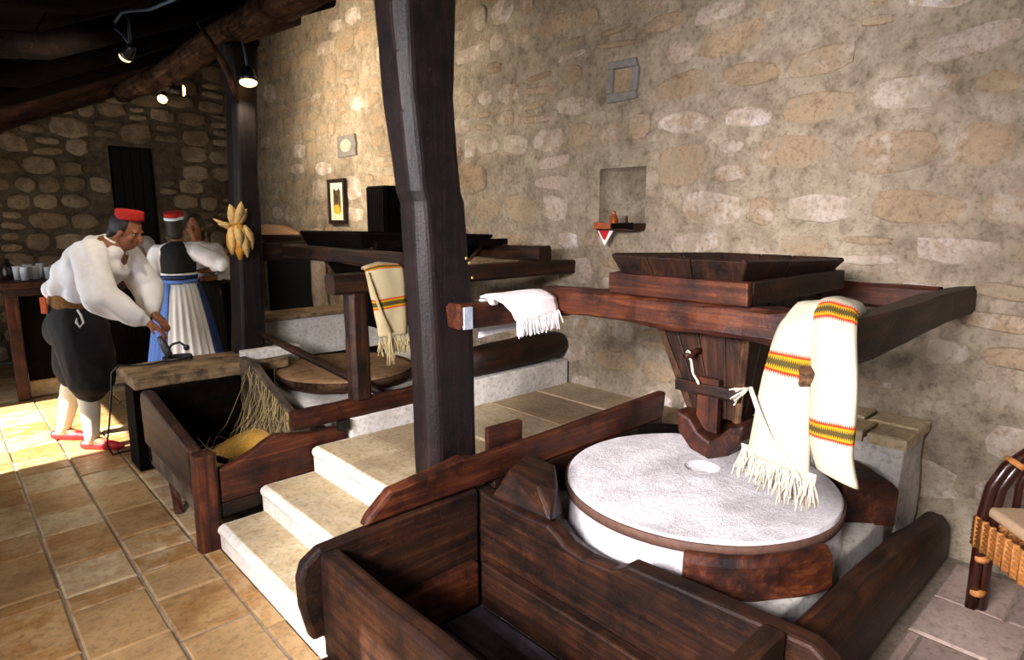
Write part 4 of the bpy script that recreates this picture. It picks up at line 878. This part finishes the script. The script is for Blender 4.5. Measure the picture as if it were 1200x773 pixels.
B().add(V, [(0, 1, 3, 2), (4, 6, 7, 5), (0, 4, 5, 1), (2, 3, 7, 6), (0, 2, 6, 4), (1, 5, 7, 3)]).build('seat_cushion', plain('tan_cushion', '#b99a78', .9, 60, .12, .3), ch, bevel=.018, bseg=3)
for k in range(6): B().tube([Q(.505, .06+.076*k, .42), Q(.515, .06+.076*k, 1.0)], .012, 6).build('back_spindle', M_CANE, ch, smooth=True)
B().tube([Q(.52, -.0, 1.0), Q(.525, .25, 1.04), Q(.52, .5, 1.0)], .022, 10).build('top_rail', M_CANE, ch, smooth=True)

# ================================================================== PEOPLE
def fused(name, build, voxel, mat, parent, smooth=4, label=None):
    """one continuous skin: overlapping solids fused by a voxel remesh and smoothed"""
    b = B(); build(b); L = WL[parent]
    me = bpy.data.meshes.new(name); me.from_pydata([tuple(v - L) for v in b.V], [], b.F); me.update()
    bm = bmesh.new(); bm.from_mesh(me); bmesh.ops.recalc_face_normals(bm, faces=bm.faces); bm.to_mesh(me); bm.free()
    o = bpy.data.objects.new(name, me); COL.objects.link(o)
    r = o.modifiers.new('r', 'REMESH'); r.mode = 'VOXEL'; r.voxel_size = voxel; r.use_smooth_shade = True
    s_ = o.modifiers.new('s', 'SMOOTH'); s_.iterations = smooth; s_.factor = .5
    dg = bpy.context.evaluated_depsgraph_get(); m2_ = bpy.data.meshes.new_from_object(o.evaluated_get(dg), depsgraph=dg)
    o.modifiers.clear(); o.data = m2_; bpy.data.meshes.remove(me)
    m2_.materials.clear(); m2_.materials.append(mat); m2_.polygons.foreach_set('use_smooth', [True]*len(m2_.polygons)); m2_.update(); m2_.name = name
    o.parent = parent; WL[o] = L
    if label: o['label'] = label
    return o
def limb(b, pts, rad, n=14, flat=1.0):
    """rounded tapered limb through pts"""
    b.tube(pts, rad, n, flat=flat)
    for p, r in zip(pts, rad): b.ball(p, r, n, 8)
SKIN = plain('skin', '#8a5638', .55, 25, .12, .1); HAIR = plain('dark_hair', '#120b08', .6, 90, .4, .5)
def frame(base, f):
    f = Vector((f[0], f[1], 0)).normalized(); l = Vector((-f.y, f.x, 0)); base = Vector(base)
    return lambda a, c, z: base + f*a + l*c + Vector((0, 0, z)), Matrix((f, l, Vector((0, 0, 1)))).transposed()
def hand(b, P, wrist, d, side, up=(0, 0, 1), ln=.17, curl=.5):
    """palm and five bent fingers growing from the wrist along d"""
    w_ = Vector(wrist); d = Vector(d).normalized(); u = Vector(up); s_ = d.cross(u).normalized()*side; dn = s_.cross(d)*side
    if dn.z > 0: dn = -dn
    palm = w_ + d*ln*.28
    b.ball(w_ + d*.02, .028, 10, 8); R3 = Matrix((d, s_, d.cross(s_))).transposed(); b.ball(palm, (.055, .042, .020), 12, 8, R3)
    for k, (off, fl) in enumerate(((-.030, .070), (-.010, .082), (.011, .078), (.030, .060))):
        k0 = palm + d*.045 + s_*off; k1 = k0 + d*fl*.45 + dn*fl*.18*curl; k2 = k1 + d*fl*.28 + dn*fl*.30*curl; k3 = k2 + d*fl*.12 + dn*fl*.28*curl
        limb(b, [k0, k1, k2, k3], [.0105, .0098, .009, .008], 8)
    t0 = palm - d*.02 - s_*.032; t1 = t0 + d*.03 - s_*.022 + dn*.012; t2 = t1 + d*.03 - s_*.004 + dn*.014
    limb(b, [t0, t1, t2], [.013, .011, .009], 8)
def head(b, c, M, s=1.0):
    """skull, jaw, nose, brow, ears, mouth; M columns = forward, left, up"""
    q = lambda x, y, z: Vector(c) + M @ Vector((x*s, y*s, z*s))
    b.ball(q(-.01, 0, .03), (.098*s, .076*s, .105*s), 18, 12, M); b.ball(q(.035, 0, -.045), (.062*s, .056*s, .075*s), 16, 10, M)
    b.ball(q(.055, 0, -.085), (.030*s, .034*s, .026*s), 12, 8, M)
    limb(b, [q(.085, 0, .025), q(.105, 0, -.005), q(.116, 0, -.022)], [.010*s, .013*s, .016*s], 8)
    for k in (-1, 1):
        b.ball(q(.008, .078*k, -.005), (.020*s, .010*s, .032*s), 10, 8, M); b.ball(q(.080, .034*k, .033), (.016*s, .024*s, .008*s), 10, 6, M)
        b.ball(q(.066, .042*k, -.02), (.022*s, .020*s, .022*s), 10, 6, M)
    b.ball(q(.092, 0, -.052), (.010*s, .024*s, .006*s), 10, 6, M); b.ball(q(.090, 0, -.064), (.011*s, .020*s, .007*s), 10, 6, M)
    return q
def eyes(q, parent):
    for k in (-1, 1): B().ball(q(.0755, .032*k, .012), .0095, 10, 8).build('eye', plain('eye_white', '#a89c92', .3, 20, .05, 0), parent, smooth=True)
    for k in (-1, 1): B().ball(q(.084, .032*k, .012), .0045, 8, 6).build('pupil', M_BLACKMETAL, parent, smooth=True)
def rotM(M, pitch, yaw=0):
    return M @ Matrix.Rotation(yaw, 3, 'Z') @ Matrix.Rotation(pitch, 3, 'Y')
def sash(name, path_c, M, rx, ry, h, mat, parent, n=40, tilt=0):
    V = []; F = []
    T = M @ Matrix.Rotation(tilt, 3, 'Y')
    for k in range(n):
        t = 2*PI*k/n
        for (s_, z) in ((1.0, -h), (1.06, -h*.6), (1.07, h*.5), (1.0, h), (.9, h), (.9, -h)):
            V.append(Vector(path_c) + T @ Vector((rx*s_*math.cos(t), ry*s_*math.sin(t), z)))
    for k in range(n):
        for i in range(6): F.append((k*6+i, k*6+(i+1) % 6, ((k+1) % n)*6+(i+1) % 6, ((k+1) % n)*6+i))
    return mesh(name, V, F, mat, parent, smooth=True)
def cap(name, c, M, r0, r1, h, mat, parent):
    V = []; F = []; n = 28; prof = [(r0*.96, 0), (r0, .002), (r0*1.0, h*.3), ((r0+r1)/2, h*.7), (r1, h*.95), (r1*.85, h), (0.001, h*1.0)]
    for k in range(n):
        t = 2*PI*k/n
        for (r, z) in prof: V.append(Vector(c) + M @ Vector((r*math.cos(t)*1.12, r*math.sin(t), z)))
    m = len(prof)
    for k in range(n):
        for i in range(m-1): F.append((k*m+i, ((k+1) % n)*m+i, ((k+1) % n)*m+i+1, k*m+i+1))
    F.append(tuple(k*m for k in range(n))); return mesh(name, V, F, mat, parent, smooth=True)
def shoe(b, P, a, c, ang=0, ln=.27):
    f = lambda x, y, z: P(a + x*math.cos(ang) - y*math.sin(ang), c + x*math.sin(ang) + y*math.cos(ang), z)
    limb(b, [f(-.06, 0, .036), f(0, 0, .034), f(.09, 0, .032), f(ln-.11, 0, .026), f(ln-.07, 0, .03)], [.036, .036, .040, .030, .016], 12)
M_REDCAP = plain('red_felt', '#a3170f', .9, 60, .15, .2); M_BLACKCLOTH = plain('black_cloth', '#0b0a0d', .85, 60, .3, .3)
M_SHIRT = plain('shirt_cotton', '#efedf0', .9, 30, .05, .25); M_SOCK = plain('cream_sock', '#e9e2cc', .95, 90, .06, .4); M_REDSHOE = plain('red_leather', '#a8101a', .5, 40, .15, .1)
# ---- the bending man
mn = thing('person', 'man in white shirt, black breeches and red cap bending over the bench', 'person', (.66, 5.26, 0))
P, M = frame((.66, 5.26, 0), (.737, -.676)); hc = P(.46, 0, 1.51); HM = rotM(M, .45)
def body(b):
    limb(b, [P(.10, 0, .98), P(.17, 0, 1.12), P(.27, 0, 1.28), P(.33, 0, 1.37)], [.14, .13, .15, .12]); b.ball(P(.30, 0, 1.34), (.11, .19, .10), 16, 10, M)
    limb(b, [P(.35, 0, 1.40), P(.42, 0, 1.47), P(.445, 0, 1.51)], [.062, .056, .055])
    head(b, hc, HM)
    for s_, sh_, el, wr in ((-1, P(.31, -.18, 1.37), P(.40, -.25, 1.09), P(.60, -.10, .905)), (1, P(.31, .18, 1.37), P(.42, .26, 1.10), P(.52, .12, .93))):
        limb(b, [sh_, sh_.lerp(el, .5), el, el.lerp(wr, .5), wr], [.055, .048, .042, .036, .027])
        hand(b, P, wr, (M @ Vector((.75, .2*-s_, -.65))), s_)
    for s_, hp_, kn, an in ((-1, P(.10, -.09, .92), P(.15, -.10, .49), P(.13, -.10, .07)), (1, P(.07, .09, .92), P(-.08, .10, .49), P(-.22, .10, .07))):
        limb(b, [hp_, hp_.lerp(kn, .5), kn, kn.lerp(an, .35), kn.lerp(an, .75), an], [.10, .085, .062, .060, .042, .037])
        limb(b, [an, an + M @ Vector((.10, 0, -.03)), an + M @ Vector((.16, 0, -.04))], [.037, .032, .022])
bd = fused('body', body, .0075, SKIN, mn, 5)
def shirt(b):
    limb(b, [P(.045, 0, 1.09), P(.10, 0, 1.17), P(.19, 0, 1.27), P(.28, 0, 1.345), P(.36, 0, 1.385)], [.15, .175, .175, .15, .085]); b.ball(P(.33, 0, 1.27), (.10, .15, .13), 16, 10, M); b.ball(P(.375, 0, 1.375), (.085, .095, .075), 16, 10, M)
    b.ball(P(.29, 0, 1.335), (.12, .22, .10), 18, 10, M); b.ball(P(.02, 0, 1.13), (.12, .19, .10), 16, 10, M); b.ball(P(.14, -.05, 1.08), (.11, .15, .09), 16, 10, M)
    for s_, sh_, el, wr in ((-1, P(.31, -.18, 1.37), P(.40, -.26, 1.09), P(.59, -.11, .92)), (1, P(.31, .18, 1.37), P(.42, .26, 1.10), P(.51, .13, .945))):
        limb(b, [sh_, sh_.lerp(el, .4), sh_.lerp(el, .8), el, el.lerp(wr, .45), el.lerp(wr, .8), wr], [.10, .10, .105, .105, .09, .07, .042])
so_ = fused('shirt', shirt, .012, M_SHIRT, mn, 6)
for v in so_.data.vertices:
    c = v.co; v.co = c + v.normal*(.010*noise.noise(Vector((c.x*9 + c.z*4, c.y*9, c.z*5))) + .007*math.sin((c.x*.74 - c.y*.67)*46 + c.z*16 + 3*noise.noise(c*6)))
sash('collar', P(.372, 0, 1.44), rotM(M, .5), .066, .066, .022, M_SHIRT, mn)
def breeches(b):
    b.ball(P(.06, 0, .99), (.17, .185, .14), 18, 12, M); b.ball(P(.05, 0, .84), (.20, .20, .17), 18, 12, M)
    limb(b, [P(.12, -.09, .88), P(.17, -.11, .68), P(.18, -.11, .53), P(.165, -.105, .455)], [.17, .17, .155, .11]); limb(b, [P(.02, .09, .88), P(-.03, .11, .69), P(-.06, .11, .56), P(-.075, .105, .49)], [.155, .155, .145, .11])
br_ = fused('breeches', breeches, .012, M_BLACKCLOTH, mn, 4)
for v in br_.data.vertices:
    c = v.co; v.co = c + v.normal*(.010*noise.noise(Vector((c.x*12, c.y*12, c.z*2.5))))
for kn, an in ((P(.152, -.10, .53), P(.13, -.10, .05)), (P(-.065, .10, .53), P(-.22, .10, .05))):
    B().tube([kn, kn.lerp(an, .3), kn.lerp(an, .6), kn.lerp(an, .85), an], [.068, .072, .060, .048, .045], 16).build('sock', M_SOCK, mn, smooth=True)
for a, c in ((.14, -.10), (-.21, .10)): fused('shoe', lambda b: shoe(b, P, a, c), .007, M_REDSHOE, mn, 3)
M_SASH = plain('brown_woven_sash', '#7d5526', .9, 70, .5, .4)
sash('sash', P(.095, 0, 1.03), M, .175, .185, .048, M_SASH, mn, tilt=.32)
B().box(-.02, .02, -.006, .006, -.055, .055).build('sash_tag', plain('orange_tag', '#c4501c', .8), mn, bevel=.004).location = P(-.02, -.19, 1.03) - WL[mn]
B().box(-.02, .02, -.006, .006, -.085, .085).build('leather_sheath', plain('dark_red_leather', '#4a140e', .6), mn, bevel=.004).location = P(.16, -.215, .83) - WL[mn]
for o in mn.children:
    if o.name.split('.')[0] in ('sash_tag', 'leather_sheath'):
        for v in o.data.vertices: v.co += WL[mn]
        o.rotation_euler.z = math.atan2(-.676, .737)
B().tube([P(.20, -.19, 1.0), P(.235, -.215, .97), P(.25, -.22, .92), P(.225, -.225, .89), P(.205, -.22, .92), P(.215, -.22, .95), P(.19, -.22, .90)], .007, 6).build('white_ribbon', M_WHITECLOTH, mn, smooth=True)
hq = lambda x, y, z: hc + HM @ Vector((x, y, z))
def mhair(b): b.ball(hq(-.022, 0, .035), (.098, .083, .098), 18, 12, HM); b.ball(hq(-.06, 0, -.03), (.05, .07, .06), 14, 8, HM); b.ball(hq(0, -.072, .02), (.03, .014, .04), 10, 8, HM); b.ball(hq(0, .072, .02), (.03, .014, .04), 10, 8, HM)
fused('hair', mhair, .007, HAIR, mn, 3); eyes(hq, bd)
cap('cap', hq(-.005, 0, .082), rotM(HM, -.30), .080, .078, .068, M_REDCAP, mn)
# ---- standing figures
def standing(base, f, label, ht, arms, shirt_m, skirt=None, trousers=None, hairlen=0):
    o = thing('person', label, 'person', base); P, M = frame(base, f); k = ht/1.65
    hc = P(.03, 0, 1.535*k); q = lambda x, y, z: hc + M @ Vector((x, y, z))
    def body(b):
        limb(b, [P(0, 0, .93*k), P(0, 0, 1.06*k), P(.01, 0, 1.22*k), P(.005, 0, 1.32*k)], [.135, .115, .125, .09]); b.ball(P(0, 0, 1.32*k), (.085, .165, .075), 16, 10, M)
        limb(b, [P(.0, 0, 1.35*k), P(.015, 0, 1.42*k), P(.02, 0, 1.48*k)], [.055, .047, .048]); head(b, hc, M, .95)
        for s_, (sh_, el, wr, hd) in zip((1, -1), arms(P, k)):
            limb(b, [sh_, sh_.lerp(el, .5), el, el.lerp(wr, .5), wr], [.046, .042, .036, .032, .024]); hand(b, P, wr, hd, s_, ln=.16)
        for s_ in (1, -1):
            limb(b, [P(0, .085*s_, .90*k), P(0, .085*s_, .68*k), P(.01, .085*s_, .47*k), P(-.01, .085*s_, .32*k), P(-.02, .085*s_, .08)], [.10, .08, .055, .055, .035]); limb(b, [P(-.02, .085*s_, .06), P(.10, .09*s_, .035), P(.16, .09*s_, .028)], [.036, .032, .022])
    bdy = fused('body', body, .009, SKIN, o, 4)
    def blouse(b):
        limb(b, [P(0, 0, 1.02*k), P(0, 0, 1.10*k), P(.01, 0, 1.22*k), P(.005, 0, 1.31*k)], [.128, .130, .138, .105]); b.ball(P(0, 0, 1.325*k), (.095, .182, .080), 16, 10, M)
        for (sh_, el, wr, hd) in arms(P, k): limb(b, [sh_, sh_.lerp(el, .5), el, el.lerp(wr, .5)], [.075, .078, .070, .045])
    bl = fused('blouse', blouse, .011, shirt_m, o, 5)
    for v in bl.data.vertices: v.co = v.co + v.normal*.006*noise.noise(v.co*14)
    def hair(b):
        b.ball(q(-.02, 0, .035), (.098, .085, .102), 18, 12, M); b.ball(q(-.05, 0, -.04), (.055, .075, .07), 14, 8, M)
        if hairlen: b.ball(q(-.05, 0, -.09), (.05, .07, .06), 14, 8, M)
    fused('hair', hair, .008, HAIR, o, 3); eyes(q, bdy)
    return o, P, M, k, q
def pleated(name, P, M, k, a0, a1, z0, z1, r0, r1, npl, amp, mat, parent, off=0):
    V = []; F = []; n = npl*6; m = 10
    for side in (0, -.006):
        for j in range(m+1):
            f = j/m; z = (z0 + (z1-z0)*f)*k; r = r0 + (r1-r0)*f**.8 + off + side
            for i in range(n+1):
                t = a0 + (a1-a0)*i/n; rr = r + amp*f**.6*math.sin(t*npl*2*PI/(a1-a0))
                V.append(P(math.cos(t)*rr*.88, math.sin(t)*rr, z))
    N = (m+1)*(n+1)
    for s_ in (0, 1):
        for j in range(m):
            for i in range(n): F.append((s_*N+j*(n+1)+i, s_*N+j*(n+1)+i+1, s_*N+(j+1)*(n+1)+i+1, s_*N+(j+1)*(n+1)+i))
    for j in range(m):
        for i in (0, n): F.append((j*(n+1)+i, (j+1)*(n+1)+i, N+(j+1)*(n+1)+i, N+j*(n+1)+i))
    for i in range(n):
        for j in (0, m): F.append((j*(n+1)+i, j*(n+1)+i+1, N+j*(n+1)+i+1, N+j*(n+1)+i))
    return mesh(name, V, F, mat, parent, smooth=True)
# woman with her back to us
def arms_w(P, k): return [(P(0, .165, 1.31*k), P(-.03, .235, 1.08*k), P(.125, .12, 1.03*k), P(.05, -1, 0) - P(0, 0, 0)), (P(0, -.165, 1.31*k), P(.03, -.36, 1.20*k), P(.145, -.19, 1.13*k), P(.05, 1, 0) - P(0, 0, 0))]
wo, P, M, k, q = standing((1.64, 6.22, 0), (.60, .80), 'woman with her back turned in black vest and blue and white skirt', 1.63, arms_w, M_SHIRT)
def vest(b):
    limb(b, [P(-.005, 0, 1.09*k), P(0, 0, 1.18*k), P(.008, 0, 1.25*k), P(.0, 0, 1.32*k)], [.140, .146, .150, .10]); b.ball(P(-.006, 0, 1.325*k), (.108, .150, .082), 16, 10, M)
fused('vest', vest, .011, M_BLACKCLOTH, wo, 4)
M_BLUE = plain('blue_cotton', '#5f86d8', .85, 40, .12, .2); M_NAVY = plain('navy_cotton', '#1c3566', .85, 40, .2, .2)
pleated('white_skirt', P, M, k, 0, 2*PI, 1.03, .10, .150, .325, 26, .016, M_WHITECLOTH, wo)
pleated('blue_apron', P, M, k, D2R(95), D2R(168), 1.035, .12, .153, .33, 6, .012, M_BLUE, wo, off=.014)
pleated('navy_panel', P, M, k, D2R(254), D2R(285), 1.03, .16, .153, .33, 4, .012, M_NAVY, wo, off=.014)
sash('waist_sash', P(0, 0, 1.055*k), M, .132, .140, .018, M_BLUE, wo); sash('waist_sash', P(0, 0, 1.095*k), M, .134, .143, .016, M_NAVY, wo); sash('white_waistband', P(0, 0, 1.12*k), M, .135, .145, .010, M_WHITECLOTH, wo)
cM = rotM(M, -.22); cap('cap', q(-.03, 0, .085), cM, .074, .078, .05, M_REDCAP, wo); cap('cap_band', q(-.03, 0, .072), cM, .082, .080, .024, plain('pale_blue_band', '#cfe4f2', .8, 40, .1, .1), wo)
# companion facing her
def arms_c(P, k): return [(P(0, .165, 1.31*k), P(-.02, .25, 1.08*k), P(.135, .13, 1.04*k), P(.05, -1, .1) - P(0, 0, 0)), (P(0, -.165, 1.31*k), P(-.02, -.25, 1.08*k), P(.125, -.13, .98*k), P(.05, 1, .1) - P(0, 0, 0))]
M_GREYSHIRT = plain('grey_white_shirt', '#c9c4c2', .9, 30, .08, .25)
po, P, M, k, q = standing((1.93, 6.62, 0), (-.55, -.84), 'dark-haired person in pale shirt facing the woman at the bar', 1.62, arms_c, M_GREYSHIRT, hairlen=1)
pleated('skirt', P, M, k, 0, 2*PI, 1.04, .10, .175, .20, 20, .01, M_BLACKCLOTH, po)
# person behind the bar
po, P, M, k, q = standing((1.60, 7.85, 0), (-.2, -.98), 'person in pale pinkish shirt standing behind the bar counter', 1.68, arms_c, plain('pink_white_shirt', '#cbbfbc', .9, 30, .08, .25))
pleated('apron', P, M, k, 0, 2*PI, 1.04, .12, .185, .21, 14, .008, M_BLACKCLOTH, po)

# ================================================================== THINGS ON THE BENCH
gd = thing('hand_lamp', 'grey hand lamp with curved black stem and coiled cable on the bench', 'lamp', (1.14, 4.72, .64))
B().tube([(1.095, 4.752, .802), (1.108, 4.746, .755), (1.125, 4.74, .70), (1.14, 4.73, .66)], [.020, .026, .028, .022], 12).build('lamp_body', plain('grey_metal', '#5c636b', .35, 30, .2, .1, Metallic=.7), gd, smooth=True)
B().tube([(1.128, 4.735, .70), (1.155, 4.705, .745), (1.195, 4.675, .76), (1.225, 4.65, .73)], .008, 8).build('stem', M_BLACKMETAL, gd, smooth=True)
B().ball((1.228, 4.648, .722), .021, 12, 8).build('ball_tip', M_BLACKMETAL, gd, smooth=True)
pts = [(1.17 + .085*math.cos(t) + .012*math.sin(3*t), 4.66 + .06*math.sin(t), .648 + .012*(t/6.3)) for t in [i*.35 for i in range(30)]]
B().tube(pts, .011, 8).build('cable_coil', M_BLACKMETAL, gd, smooth=True)
cbl = tag(B().tube([(1.09, 4.66, .648), (1.0, 4.62, .646), (.90, 4.66, .645), (.83, 4.72, .646), (.79, 4.74, .60), (.775, 4.75, .45), (.75, 4.78, .25), (.73, 4.82, .10), (.76, 4.85, .012), (.84, 4.87, .010), (.90, 4.85, .010)], .006, 8).build('power_cable', M_BLACKMETAL, None, smooth=True, loc=(.8, 4.75, 0)), 'thin black cable hanging from the bench to the floor', 'cable')
